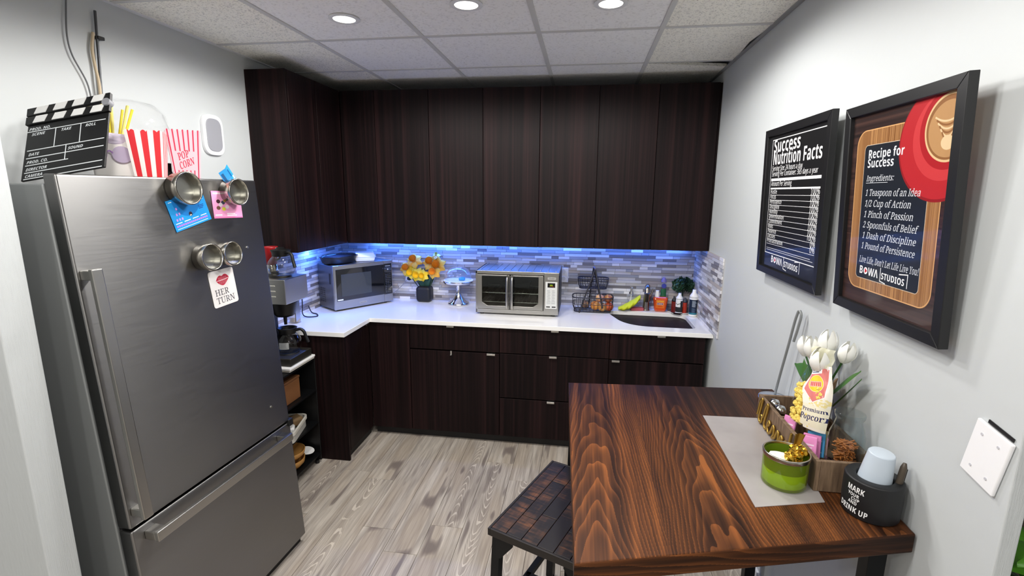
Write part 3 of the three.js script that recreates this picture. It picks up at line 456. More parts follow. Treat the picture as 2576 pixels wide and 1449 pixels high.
// ================= ON THE COUNTER =================
{
  const th = Math.atan2(.823, .568), t = thing('microwave', 'stainless microwave with dark glass door turned in the counter corner', 'microwave', [.36 - .823 * .115, HC, .22 - .568 * .115], th);
  const W = .51, H = .338, D = .228, y = .014;
  part(t, 'case', rbox(W, H - .004, D, .006, 0, y + H / 2, -.006), M.steelDark === 0 ? 0 : std(0x75767a, .38, .85));
  for (const [x, z] of [[-.21, .08], [.21, .08], [-.21, -.09], [.21, -.09]]) part(t, 'foot', cyl(.012, .014, .014, x, .007, z, 12), M.black);
  const fz = D / 2 - .006, door = part(t, 'door', rbox(W * .845, H, .018, .004, -W * .0775, y + H / 2, fz + .009), M.steelLight);
  part(door, 'glass', rbox(W * .8, H * .72, .004, .002, -W * .06, y + H * .55, fz + .0185), M.blackGloss); part(door, 'window', rbox(W * .5, H * .5, .002, .002, -W * .135, y + H * .54, fz + .0212), phys(0x33383a, { roughness: .25, clearcoat: .6 }));
  part(door, 'badge', rbox(.045, .01, .002, .001, -W * .41, y + H * .22, fz + .0212), M.white);
  part(door, 'maker_mark', uvrect(box(.06, .014, .001, -.02, y + .03, fz + .0185), 'x', 'y', -.05, y + .023, .06, .014), std(0xffffff, .4, 0, { map: canvasTex(256, 60, (g, w, h) => { g.fillStyle = '#b4b2ad'; g.fillRect(0, 0, w, h); g.fillStyle = '#222'; g.font = 'bold 46px sans-serif'; g.textAlign = 'center'; g.fillText('Panasonic', w / 2, 46); }) }));
  const p = part(t, 'control_panel', rbox(W * .153, H, .018, .004, W * .4225, y + H / 2, fz + .009), M.steelLight);
  part(p, 'keypad', uvrect(rbox(W * .14, H * .74, .004, .002, W * .415, y + H * .55, fz + .0185, 1), 'x', 'y', W * .345, y + H * .18, W * .14, H * .74), phys(0xffffff, { roughness: .1, clearcoat: 1, map: canvasTex(128, 384, (g, w, h) => { g.fillStyle = '#07080a'; g.fillRect(0, 0, w, h); g.fillStyle = '#c8ccd2'; g.fillRect(20, 24, 84, 5); g.beginPath(); g.arc(64, 70, 9, 0, 7); g.fill(); g.fillStyle = '#565a60'; for (let r = 0; r < 11; r++) for (let c = 0; c < 3; c++) g.fillRect(22 + c * 32, 130 + r * 22, 20, 7); }) }));
  for (let i = 0; i < 5; i++) for (let k = 0; k < 7; k++) part(t, 'vent_slot', rbox(.002, .012, .005, .001, -W / 2 - .0005, y + .05 + k * .0165, -.085 + i * .016, 1), M.black);
  part(t, 'side_latch', rbox(.003, .08, .02, .002, -W / 2 - .001, y + .235, .07), M.black);
  // on the microwave
  const top = HC + y + H - .002, on = (x, z) => [t.position.x + x * Math.cos(th) + z * Math.sin(th), top, t.position.z - x * Math.sin(th) + z * Math.cos(th)];
  const b = thing('black_container', 'black plastic takeout container on top of the microwave', 'container', on(-.14, .005), th + .15);
  b.scale.setScalar(1.3); part(b, 'tray', lathe([[0, .002], [.075, .002], [.09, .012], [.1, .042], [.106, .045], [.104, .048], [.096, .046], [.086, .014], [0, .006]], 40).scale(1.15, 1, .8), M.black); part(b, 'lid', lathe([[.105, .048], [.095, .05], [.085, .056], [0, .06], [0, .058], [.1, .046]], 40).scale(1.15, 1, .8), phys(0x222226, { roughness: .12, clearcoat: 1 }));
  part(b, 'handle', rbox(.05, .012, .045, .005, .13, .042, 0), M.black);
  const c = thing('foam_box', 'white foam takeout box on top of the microwave', 'box', on(.085, .0), th - .5);
  const fr = (a, h, k) => warp(rbox(a, h, a * .85, .008, 0, 0, 0, 3), (x, yy, z) => { const q = 1 + k * (yy / h); return [x * q, yy, z * q]; });
  part(c, 'bottom_half', fr(.15, .034, .14).translate(0, .0172, 0), std(0xf6f6f4, .7)); part(c, 'lid', [fr(.15, .036, -.22).translate(0, .0535, 0), rbox(.168, .003, .143, .001, 0, .0355, 0)], std(0xf6f6f4, .7));
  const w = thing('cable', 'black power cord coiled on the counter beside the microwave', 'cord', [0, HC, 0]); part(w, 'cord', tube([[.035, .22, .56], [.05, .1, .58], [.06, .02, .60], [.10, .008, .62], [.16, .006, .585], [.12, .006, .52], [.07, .01, .5], [.03, .05, .47]], .0042, 50, 6), M.cord); part(w, 'plug', rbox(.03, .025, .03, .005, .04, .215, .55), M.cord);
  const g = thing('clear_tub', 'small clear plastic tub behind the coffee brewer', 'tub', [.09, HC, .745]); part(g, 'cup', lathe([[0, .001], [.04, .001], [.048, .09], [.05, .092], [.045, .09], [.038, .005], [0, .004]], 28), M.clear); part(g, 'contents', cyl(.036, .036, .035, 0, .024, 0, 24), std(0xb9ab92, .8));
}
{ // flowers
  const t = thing('flower_vase', 'yellow artificial daffodils in a square black vase', 'flowers', [.76, HC, -.06]);
  part(t, 'vase', warp(rbox(.128, .132, .11, .026, 0, .066, 0, 5), (x, y, z) => { const k = .92 + .1 * Math.sin(Math.PI * cl(y / .132)); return [x * k, y, z * k]; }), std(0x141519, .5));
  const flower = (x, y, z, r, rx, ry, c) => {
    const f = part(t, 'flower_head', at(lathe([[0, 0], [r * .22, .005], [r * .3, r * .35], [r * .42, r * .62], [r * .4, r * .6], [r * .26, r * .34], [0, .01]], 18), x, y, z, rx, 0, 0), std(c[1], .6)); f.rotation.set(0, 0, 0);
    for (let i = 0; i < 6; i++) { const g = warp(new THREE.PlaneGeometry(r * .72, r, 4, 6), (px, py) => { const v = py / r + .5, w = Math.sin(Math.PI * Math.min(1, v * .85 + .15)) ; return [px * w, v * r, Math.sin(v * 2.6) * r * .24 - Math.abs(px) * .35 + .004 * Math.sin(px * 190 + i)]; }); g.rotateX(-.35).rotateZ(i * Math.PI / 3 + ry).rotateX(-Math.PI / 2 + rx); part(f, 'petal', g.translate(x, y, z), std(i % 2 ? c[0] : c[2], .6, 0, { side: THREE.DoubleSide })); }
  };
  const O = [0xf0b23a, 0xe08a1c, 0xf3c95a], Y = [0xf2cf1e, 0xe6b80c, 0xf6dc4a];
  for (const [x, y, z, r, rx, c] of [[-.15, .275, .0, .07, 1.2, O], [-.085, .34, .0, .076, 1.0, O], [-.105, .245, .03, .062, 1.4, Y], [-.045, .23, .045, .066, 1.45, Y], [.0, .225, .04, .056, 1.45, Y], [.055, .33, .0, .078, 1.1, O], [.115, .31, .01, .08, 1.25, O], [.09, .26, .03, .07, 1.4, O], [.105, .385, .0, .04, .5, [0xe9e7b0, 0xd8d48a, 0xf2f0c8]]]) { flower(x, y, z, r, rx, x * 9, c); part(t, 'stem', tube([[x * .25, .1, 0], [x * .6, .17, 0], [x, y, z - .004]], .0035, 12, 5), M.leafDark); }
  for (const [a, h] of [[-.5, .2], [.45, .24], [.1, .22], [-.15, .17], [.7, .19]]) part(t, 'leaf', warp(new THREE.PlaneGeometry(.022, h, 2, 8), (x, y) => { const v = y / h + .5; return [x * Math.sin(Math.PI * (.25 + v * .74)) + a * .12 * v * v + a * .04, .1 + v * h * .85, .02 * Math.sin(v * 2) + Math.abs(x) * .4]; }), std(0x1f4638, .55, 0, { side: THREE.DoubleSide }));
}
{ // cake stand
  const t = thing('cake_stand', 'silver pedestal cake stand with a clear glass dome', 'cake stand', [1.065, HC, .0]);
  part(t, 'pedestal', lathe([[0, 0], [.084, 0], [.087, .008], [.084, .018], [.06, .03], [.035, .06], [.022, .085], [.016, .1], [.02, .112], [.015, .124], [.021, .14], [.016, .152], [.024, .166], [.04, .172], [0, .172]], 44), M.chrome);
  part(t, 'plate', lathe([[0, .172], [.1, .172], [.122, .18], [.124, .194], [.122, .198], [0, .194]], 48), M.chrome); part(t, 'plate_top', lathe([[0, .1985], [.12, .1985], [.12, .201], [0, .201]], 48), M.white);
  const d = part(t, 'dome', lathe([[.106, .202], [.107, .23], [.1, .262], [.08, .288], [.045, .305], [0, .31], [0, .3075], [.044, .3025], [.078, .286], [.0975, .261], [.1045, .23], [.1035, .202]], 48), M.glass); part(d, 'knob', lathe([[.006, .309], [.008, .318], [.018, .33], [.018, .34], [.01, .352], [0, .354]], 24), M.glass);
  const s = thing('blue_sweet', 'small light blue round sweet under the glass dome', 'sweet', [1.10, HC + .2015, .02]); part(s, 'sweet', rbox(.05, .026, .04, .012, 0, .013, 0, 4), std(0x2f9fe0, .5));
}
{ // countertop oven
  const X = 1.272, W = .618, H = .318, D = .385, y = .013, t = thing('countertop_oven', 'stainless countertop oven with french doors and a ribbed top', 'oven', [X, HC, -.10]);
  const s = .014; part(t, 'shell', [rbox(W, s, D, .004, W / 2, y + H - s / 2, D / 2), rbox(W, s, D - .01, .003, W / 2, y + s / 2, D / 2 - .005), rbox(s, H, D - .012, .003, s / 2, y + H / 2, D / 2 - .006), box(W, H - .004, .01, W / 2, y + H / 2, .006)], M.steelLight);
  part(t, 'side_panel', rbox(.02, H - .006, D - .012, .004, W - .008, y + H / 2, D / 2 - .008), M.black); part(t, 'cavity', [box(.004, H - .03, D - .03, .018, y + H / 2, D / 2 - .01), box(.004, H - .03, D - .03, .505, y + H / 2, D / 2 - .01), box(.49, H - .03, .003, .26, y + H / 2, .014), box(.49, .003, D - .03, .26, y + .018, D / 2 - .01), box(.49, .003, D - .03, .26, y + H - .018, D / 2 - .01)], std(0x34322f, .5, .3));
  for (let i = 0; i < 11; i++) part(t, 'top_rib', rbox(.007, .006, D - .05, .002, .03 + i * .056, y + H + .002, D / 2 - .01), M.steelLight);
  for (const [x, z] of [[.04, .04], [W - .04, .04], [.04, D - .03], [W - .04, D - .03]]) part(t, 'foot', cyl(.014, .016, y, x, y / 2, z, 12), M.black);
  part(t, 'face_frame', [rbox(W, .024, .014, .003, W / 2, y + H - .012, D - .002), rbox(W, .03, .014, .003, W / 2, y + .015, D - .002), rbox(.014, H, .014, .003, .007, y + H / 2, D - .002)], M.steelLight);
  const dw = .243, y0 = y + .034, y1 = y + H - .028;
  for (const [k, x0] of [[1, .014], [-1, .262]]) {
    const o = shapeOf([[0, y0], [dw, y0], [dw, y1], [0, y1]], .006), q = k > 0 ? [[.036, y0 + .05], [.075, y0 + .024], [dw - .008, y0 + .024], [dw - .008, y1 - .008], [.036, y1 - .008]] : [[.008, y0 + .024], [dw - .075, y0 + .024], [dw - .036, y0 + .05], [dw - .036, y1 - .008], [.008, y1 - .008]];
    o.holes.push(shapeOf(q, .004)); const d = part(t, 'door', extrude(o, .016, .0015).translate(x0, 0, D - .002), M.steelLight);
    part(d, 'glass', extrude(shapeOf(q), .003).translate(x0, 0, D + .003), phys(0xd4d8d5, { transmission: 1, thickness: 0, roughness: .03 }));
    const hx = x0 + (k > 0 ? dw - .016 : .016); part(d, 'handle', [tube([[hx, y0 + .005, D + .012], [hx, y0 + .02, D + .034], [hx, y1 - .02, D + .034], [hx, y1 - .005, D + .012]], .0085, 30, 10)], M.steelLight);
  }
  const p = part(t, 'control_panel', rbox(.108, H - .004, .016, .003, .562, y + H / 2, D), M.steelLight);
  part(p, 'keypad', uvrect(rbox(.086, .2, .003, .004, .563, y + .15, D + .009, 1), 'x', 'y', .52, y + .05, .086, .2), std(0xffffff, .35, 0, { map: canvasTex(256, 600, (g, w, h) => { g.fillStyle = '#d8d9d6'; g.fillRect(0, 0, w, h); g.fillStyle = '#8b9090'; for (let r = 0; r < 9; r++) for (let c = 0; c < 2; c++) g.fillRect(40 + c * 100 + (r % 2) * 6, 190 + r * 34, 62, 10); g.strokeStyle = '#9a9c9c'; g.lineWidth = 4; for (let c = 0; c < 2; c++) g.strokeRect(34 + c * 100, 430, 74, 60); g.fillStyle = '#222'; g.fillRect(24, 545, 84, 26); g.fillRect(146, 545, 84, 26); }) }));
  part(p, 'maker_mark', uvrect(box(.06, .018, .001, .565, y + .275, D + .0085), 'x', 'y', .535, y + .266, .06, .018), std(0xffffff, .35, .2, { map: canvasTex(256, 76, (g, w, h) => { g.fillStyle = '#b4b2ad'; g.fillRect(0, 0, w, h); g.fillStyle = '#555'; g.font = 'italic bold 60px serif'; g.textAlign = 'center'; g.fillText('Oster', w / 2, 56); }) }));
  part(p, 'display', uvrect(rbox(.056, .034, .004, .002, .563, y + .225, D + .0095, 1), 'x', 'y', .535, y + .208, .056, .034), std(0x000000, .3, 0, { emissive: 0xffffff, emissiveIntensity: .7, emissiveMap: canvasTex(128, 80, (g, w, h) => { g.fillStyle = '#050505'; g.fillRect(0, 0, w, h); g.fillStyle = '#9bd11a'; g.fillRect(40, 26, 46, 18); g.fillStyle = '#d8a81a'; g.fillRect(36, 46, 54, 10); g.fillStyle = '#c42a1c'; g.fillRect(88, 60, 18, 8); }) }));
  for (const yy of [.075, .145]) for (const k of [0, 1]) part(t, 'rack', [rod([.025, y + yy, .03 + k * .31], [.5, y + yy, .03 + k * .31], .0035, 6), ...Array.from({ length: 16 }, (_, i) => rod([.03 + i * .031, y + yy, .03], [.03 + i * .031, y + yy, .345], .0016, 5))].slice(0, k ? 17 : 1), M.nickel);
  const pan = thing('round_pan', 'dark round pan inside the countertop oven', 'pan', [X + .27, HC + y + .15, .07]); part(pan, 'pan', lathe([[0, 0], [.105, 0], [.118, .05], [.125, .054], [.116, .054], [.102, .006], [0, .005]], 44), std(0x303436, .45, .3));
}
{ // two-tier wire fruit basket
  const t = thing('wire_basket', 'two-tier dark wire fruit basket with a peaked handle', 'basket', [2.14, HC, .015]);
  const mat = std(0x35343a, .45, .5);
  const basket = (nm, w, d, y, h, cz) => { const R = (f, yy, r) => tube(shapeOf([[-w / 2 * f, -d / 2 * f], [w / 2 * f, -d / 2 * f], [w / 2 * f, d / 2 * f], [-w / 2 * f, d / 2 * f]], .05 * f).getPoints(6).slice(0, -1).map(p => [p.x, yy, p.y + cz]), r, 80, 6, true);
    const g = [R(1, y + h, .0045), R(.98, y + h * .55, .0025), R(.9, y + .004, .003)]; const top = shapeOf([[-w / 2, -d / 2], [w / 2, -d / 2], [w / 2, d / 2], [-w / 2, d / 2]], .05).getSpacedPoints(30); for (const p of top.slice(0, -1)) g.push(tube([[p.x, y + h, p.y + cz], [p.x * .97, y + h * .4, p.y * .97 + cz], [p.x * .86, y + .004, p.y * .86 + cz]], .0017, 6, 5)); for (let i = -3; i <= 3; i++) g.push(rod([-w * .43, y + .004, i * d * .12 + cz], [w * .43, y + .004, i * d * .12 + cz], .0017, 5)); part(t, nm, g, mat); };
  basket('lower_basket', .31, .17, 0, .115, .01); basket('upper_basket', .235, .12, .165, .08, -.06);
  const bar = (a, b) => rod(a, b, .0058, 8); part(t, 'frame', [bar([-.1, 0, .1], [.01, .325, .02]), bar([.075, .04, .1], [.012, .325, .02]), bar([-.03, .0, -.1], [.0, .325, -.06]), bar([.08, .0, -.1], [.004, .325, -.06])], mat); part(t, 'grip', bar([.011, .33, .03], [.002, .33, -.07]).scale(1, 1, 1), std(0x7d7590, .4));
  const P = [[.02, .045, .03, .037, 'reddish apple at the front left of the wire basket fruit', 0xc8702c], [.075, .04, .055, .034, 'small yellow-brown onion at the front of the wire basket', 0xb57a3a], [.055, .098, .0, .033, 'pale peach on top of the wire basket fruit pile', 0xdca486], [.125, .04, .03, .036, 'orange-red apple at the right end of the wire basket', 0xc2522a], [.12, .1, .01, .034, 'brown onion at the top right of the wire basket', 0x9a5a3a], [-.055, .04, -.02, .03, 'small dark plum at the left of the wire basket', 0x5d4236]];
  P.forEach(([x, y, z, r, label, c], i) => { const o = thing(i % 2 ? 'onion' : 'apple', label, 'fruit', [2.14 + x, HC + y, .015 + z]); const sk = tex(64, 64, (u, v) => { const q = fbm(u * 9, v * 3 + i, 3), col = new THREE.Color(c).getHex(); const a = [(col >> 16) & 255, (col >> 8) & 255, col & 255]; return mix3(a, i % 2 ? [226, 180, 110] : [232, 196, 92], cl((q - .42) * 1.7)); }); part(o, 'flesh', lathe([[0, -r * .8], [r * .3, -r * .93], [r * .8, -r * .6], [r, 0], [r * .88, r * .55], [r * .4, r * .88], [r * .1, r * .72], [0, r * .68]].reverse().reverse(), 24), std(0xffffff, .35, 0, { map: sk })); part(o, 'stalk', rod([0, r * .66, 0], [r * .1, r * 1.05, 0], .002, 5), std(0x4d3320, .8)); });
}
{ // sink-side things
  let t = thing('soap_dispenser', 'clear glass soap dispenser with chrome pump behind the yellow cloth', 'soap dispenser', [2.44, HC, -.075]);
  part(t, 'bottle', lathe([[0, 0], [.034, 0], [.036, .006], [.036, .11], [.03, .12], [.018, .124], [.016, .12], [.028, .115], [.033, .108], [.033, .008], [0, .005]], 32), M.clear); part(t, 'pump', [cyl(.017, .019, .018, 0, .133, 0, 24), cyl(.009, .009, .03, 0, .155, 0, 16), cyl(.014, .014, .012, 0, .174, 0, 20), rbox(.012, .008, .04, .003, 0, .174, .02)], M.chrome); part(t, 'dip_tube', cyl(.003, .003, .11, 0, .062, 0, 8), M.whitePlastic);
  t = thing('sponge', 'pink sponge under the yellow dishcloth by the faucet', 'sponge', [2.485, HC, -.052], .1); part(t, 'foam', rbox(.1, .022, .06, .006, 0, .0112, 0, 3), std(0xb5565e, .85));
  t = thing('dishcloth', 'bright yellow-green dishcloth draped beside the sink', 'dishcloth', [2.425, HC + .003, -.02]);
  part(t, 'cloth', warp(new THREE.PlaneGeometry(1, 1, 40, 28), (x, y) => { const u = x + .5, v = y + .5, r = .016 + .018 * Math.sin(u * Math.PI) + .012 * u, a = (v - .5) * 5.4 + Math.sin(u * 7) * .3; return [-.085 + u * .165, Math.max(.001, .016 + u * u * .085 + Math.cos(a) * r * (1 - .2 * v) * .8), .02 - u * .04 + Math.sin(a) * r * 1.25 + .004 * Math.sin(u * 23 + v * 9)]; }), std(0xcfd62a, .8, 0, { side: THREE.DoubleSide }));
  t = thing('faucet', 'brushed nickel kitchen faucet with a curved spout and side lever', 'faucet', [2.555, HC, -.06]); const fm = std(0x9b938a, .28, 1);
  part(t, 'column', lathe([[0, 0], [.03, 0], [.031, .006], [.026, .012], [.022, .09], [.02, .12], [0, .12]], 28), fm); part(t, 'spout', tube([[0, .1, 0], [.004, .16, .004], [.0, .197, .035], [-.006, .19, .075], [-.008, .15, .095]], .019, 36, 14), fm); part(t, 'spray_head', at(cyl(.023, .018, .07, 0, 0, 0, 24), -.009, .125, .1, .2), fm); part(t, 'lever', [tube([[.012, .085, .0], [.032, .12, .0], [.05, .17, -.004]], .008, 14, 10), cyl(.016, .016, .02, .016, .085, 0, 16).rotateZ(0)], fm);
  t = thing('dish_soap', 'orange liquid soap bottle with white cap beside the faucet', 'soap bottle', [2.66, HC, -.045]);
  const sq = (w, h, d, r, y) => rbox(w, h, d, r, 0, y, 0, 5);
  part(t, 'bottle', warp(sq(.1, .115, .056, .02, .0578), (x, y, z) => [x * (1 - .12 * Math.cos(y * 27)), y, z]), phys(0xd9511d, { roughness: .12, clearcoat: .6 })); part(t, 'label', uvrect(rbox(.066, .066, .0015, .012, -.004, .062, .0285, 2), 'x', 'y', -.037, .029, .066, .066), std(0xffffff, .4, 0, { map: canvasTex(256, 256, (g, w, h) => { const q = g.createLinearGradient(0, 0, 0, h); g.fillStyle = '#e8701f'; g.fillRect(0, 0, w, h); g.fillStyle = '#f2b33a'; for (let i = 0; i < 9; i++) { g.beginPath(); g.arc(40 + i * 22, 34 + 16 * hash(i, 3), 20, 0, 7); g.fill(); } g.fillStyle = '#f3e6d8'; g.fillRect(38, 88, 180, 66); g.fillStyle = '#6b2a5c'; g.fillRect(46, 96, 164, 50); g.fillStyle = '#f3d9c8'; g.fillRect(70, 112, 116, 16); g.fillStyle = '#c9431a'; g.fillRect(60, 176, 140, 12); g.fillRect(74, 200, 110, 10); }) })); part(t, 'cap', [cyl(.016, .017, .016, -.026, .122, 0, 20), cyl(.013, .015, .035, -.026, .146, 0, 20)], M.white);
  t = thing('dish_spray', 'tall clear soap bottle with green label behind the orange bottle', 'soap bottle', [2.685, HC, -.098]);
  part(t, 'bottle', lathe([[0, 0], [.034, 0], [.038, .01], [.036, .1], [.03, .15], [.018, .2], [.016, .225], [.013, .225], [.015, .2], [.027, .15], [.033, .1], [.035, .012], [0, .004]], 30), M.clear); part(t, 'cap', [cyl(.017, .019, .02, 0, .232, 0, 20), cyl(.009, .012, .016, 0, .25, 0, 16)], std(0x9a8fd0, .4)); part(t, 'front_label', new THREE.CylinderGeometry(.031, .038, .095, 16, 1, true, -.75, 1.3).translate(0, .125, .0), std(0x0d5a35, .5, 0, { side: THREE.DoubleSide })); part(t, 'badge', at(cyl(.018, .018, .002, 0, 0, 0, 20), 0, .195, .022, Math.PI / 2), std(0x3a44a8, .4));
  t = thing('round_tray', 'round grey tray with bottles in the counter corner', 'tray', [2.80, HC, -.035]); part(t, 'tray', lathe([[0, 0], [.082, 0], [.088, .014], [.085, .014], [.079, .004], [0, .004]], 40), M.chrome);
  t = thing('topiary_plant', 'dark green topiary ball plant in the counter corner', 'plant', [2.825, HC + .0055, -.065]); part(t, 'pot', lathe([[0, 0], [.036, 0], [.046, .09], [.042, .09], [0, .08]], 28), std(0x6d6a6c, .6)); part(t, 'stem', cyl(.005, .006, .14, 0, .13, 0, 8), M.leafDark);
  const gl = []; for (let i = 0; i < 520; i++) { const a = rr(0, 6.283), c = rr(-.8, 1), s = Math.sqrt(1 - c * c), q = rr(.6, 1) * .083; const g = new THREE.PlaneGeometry(.012, .02, 1, 1); g.rotateX(rr(-1, 1)).rotateY(a).rotateZ(rr(-1, 1)); gl.push(g.translate(Math.cos(a) * s * q, .2 + c * q * .8, Math.sin(a) * s * q * .75)); }
  part(t, 'foliage', gl, std(0x23452a, .6, 0, { side: THREE.DoubleSide })).userData.kind = 'stuff';
  const bottle = (label, x, z, r, h, cap, bodyMat, capMat, draw, name = 'bottle') => { const o = thing(name, label, 'bottle', [x, HC + .0055, z]); part(o, 'body', lathe([[0, 0], [r * .96, 0], [r, .004], [r, h * .7], [r * .5, h * .8], [0, h * .8]], 28), bodyMat); part(o, 'cap', lathe([[0, h], [r * .4, h], [r * .45, h * .9], [r * .95, h * .78], [r, h * .68], [0, h * .68]], 28), capMat); if (draw) part(o, 'label', new THREE.CylinderGeometry(r * 1.015, r * 1.015, h * .56, 24, 1, true, -1.5, 3).translate(0, h * .36, 0), std(0xffffff, .4, 0, { map: canvasTex(256, 256, draw), side: THREE.DoubleSide })); return o; };
  bottle('dark brown-red pepper sauce bottle on the round tray', 2.755, .0, .018, .125, 0, phys(0x6d1a14, { roughness: .15 }), M.black); bottle('white and black spotted shaker on the round tray', 2.79, .018, .026, .155, 0, M.white, M.white, (g, w, h) => { g.fillStyle = '#efefec'; g.fillRect(0, 0, w, h); g.fillStyle = '#26292b'; g.fillRect(0, h * .55, w, h * .45); g.fillRect(w * .55, 0, w * .3, h * .7); for (let i = 0; i < 5; i++) { g.beginPath(); g.arc(40 + i * 30, 40 + 50 * hash(i, 2), 12, 0, 7); g.fill(); } }, 'shaker');
  bottle('red and orange sauce bottle on the round tray beside the spotted shaker', 2.832, .012, .017, .12, 0, std(0xa8301c, .3), std(0x2d3440, .4));
  const b = bottle('navy bottle with a white conical cap beside the round tray', 2.882, .07, .031, .2, 0, M.white, M.white, (g, w, h) => { g.fillStyle = '#17283f'; g.fillRect(0, 0, w, h); g.fillStyle = '#c8d2dc'; scrib(g, 84, 24, 90, 5, 22, 9); g.fillStyle = '#5e7590'; scrib(g, 84, 150, 80, 5, 18, 6); g.fillStyle = '#2e7a8c'; g.fillRect(0, 226, w, 30); }); b.position.y = HC + .001;
  // outlets on the backsplash
  const outlet = (x, y, label, plug) => { const o = thing('outlet', label, 'outlet', [x, y, ZB + .012]); part(o, 'plate', rbox(.075, .118, .006, .003, 0, 0, .003), M.whitePlastic); for (const k of [-1, 1]) part(o, 'socket', at(cyl(.017, .017, .003, 0, 0, 0, 20), 0, k * .028, .0065, Math.PI / 2), std(0xdedede, .4)); if (plug) { const p = thing('power_plug', 'black plug with a grey cord in the outlet behind the daffodils', 'plug', [x, y - .028, ZB + .021]); part(p, 'plug', at(lathe([[0, 0], [.017, 0], [.017, .02], [.009, .034], [0, .034]], 18), 0, 0, 0, Math.PI / 2), M.black); part(p, 'cord', tube([[0, 0, .03], [-.03, -.03, .035], [-.09, -.09, .03], [-.15, -.13, .03], [-.18, -.12, .02]], .003, 24, 6), std(0x8c8d99, .5)); } };
  outlet(.615, 1.125, 'white wall outlet with a black plug behind the daffodils', true); outlet(1.905, 1.165, 'white wall outlet on the tiles right of the countertop oven', false);
}

// ================= RIGHT WALL =================
function poster(name, label, z0, z1, y0, y1, leanK, fw, draw, px) {
  const w = z1 - z0, h = y1 - y0, t = thing(name, label, 'poster', [XR - .024, y0, (z0 + z1) / 2], -Math.PI / 2); t.rotation.set(Math.atan(leanK), -Math.PI / 2, 0, 'YXZ');
  const rail = (pts) => extrude(shapeOf(pts), .022, .002);
  part(t, 'frame_rail', rail([[-w / 2, 0], [w / 2, 0], [w / 2 - fw, fw], [-w / 2 + fw, fw]]), M.frame); part(t, 'frame_rail', rail([[-w / 2, h], [-w / 2 + fw, h - fw], [w / 2 - fw, h - fw], [w / 2, h]]), M.frame);
  part(t, 'frame_rail', rail([[-w / 2, 0], [-w / 2 + fw, fw], [-w / 2 + fw, h - fw], [-w / 2, h]]), M.frame); part(t, 'frame_rail', rail([[w / 2, 0], [w / 2, h], [w / 2 - fw, h - fw], [w / 2 - fw, fw]]), M.frame);
  const W = w - 2 * fw, H = h - 2 * fw; part(t, 'print', uvrect(box(W + .004, H + .004, .003, 0, h / 2, .008), 'x', 'y', -W / 2, fw, W, H), phys(0xffffff, { roughness: .32, clearcoat: .55, clearcoatRoughness: .05, map: canvasTex(px, Math.round(px * H / W), draw) }));
}
M.frame = std(0x141416, .38);
const studio = (g, x, y, k) => {
  g.save(); g.translate(x, y); g.rotate(.02); g.scale(k, k); g.fillStyle = '#f4f4f4'; g.font = 'bold 80px sans-serif'; g.textAlign = 'left'; g.fillText('B', 0, 0); g.beginPath(); g.arc(84, -28, 26, 0, 7); g.fill(); g.fillStyle = '#c4252c'; g.beginPath(); g.moveTo(74, -46); g.lineTo(74, -10); g.lineTo(106, -28); g.fill();
  g.fillStyle = '#f4f4f4'; g.fillText('WΛ', 116, 0); g.lineWidth = 7; g.strokeStyle = '#f4f4f4'; g.beginPath(); g.moveTo(266, -80); g.lineTo(266, 14); g.lineTo(330, 22); g.moveTo(266, 12); g.moveTo(470, -70); g.lineTo(560, -82); g.lineTo(560, 8); g.stroke(); g.font = 'bold 62px sans-serif'; g.fillText('STUDIOS', 276, -4, 280); g.restore();
};
poster('framed_poster', 'black framed poster headed Success Nutrition Facts, nearer the cabinets', 1.339, 1.951, 1.464, 2.093, .03, .03, (g, w, h) => {
  g.fillStyle = '#17181a'; g.fillRect(0, 0, w, h); g.strokeStyle = '#f0f0f0'; g.lineWidth = 6; g.strokeRect(w * .06, h * .03, w * .92, h * .86); g.fillStyle = '#f4f4f4'; g.font = `bold ${w * .135}px sans-serif`; g.fillText('Success', w * .085, h * .125, w * .5); g.fillText('Nutrition Facts', w * .085, h * .215, w * .84);
  g.font = `${w * .052}px sans-serif`; g.fillText('Serving Size: 24 hours a day', w * .085, h * .262, w * .56); g.fillText('Serving Per Container: 365 days a year', w * .085, h * .302, w * .8); g.fillRect(w * .08, h * .318, w * .86, h * .02); g.fillText('Amount Per Serving', w * .085, h * .376, w * .4); g.fillRect(w * .08, h * .388, w * .86, h * .012);
  ['Hustle', 'Focus', 'Persistence', 'Discipline', 'Humility', 'Determination', 'Commitment', 'Risks', 'Patience', 'Excuses', 'Procrastination'].forEach((s, i) => { const y = h * (.434 + i * .0375); g.textAlign = 'left'; g.font = `${w * .047}px sans-serif`; g.fillText(s, w * .085, y); g.textAlign = 'right'; g.font = `${w * .055}px sans-serif`; g.fillText(i < 9 ? '100%' : '0%', w * .94, y); g.fillRect(w * .08, y + h * .008, w * .86, 3); }); g.textAlign = 'left';
  g.fillStyle = '#b9b9bb'; g.fillRect(w * .085, h * .848, w * .8, 5); g.fillRect(w * .085, h * .862, w * .84, 5); studio(g, w * .2, h * .955, w / 1050);
}, 900);
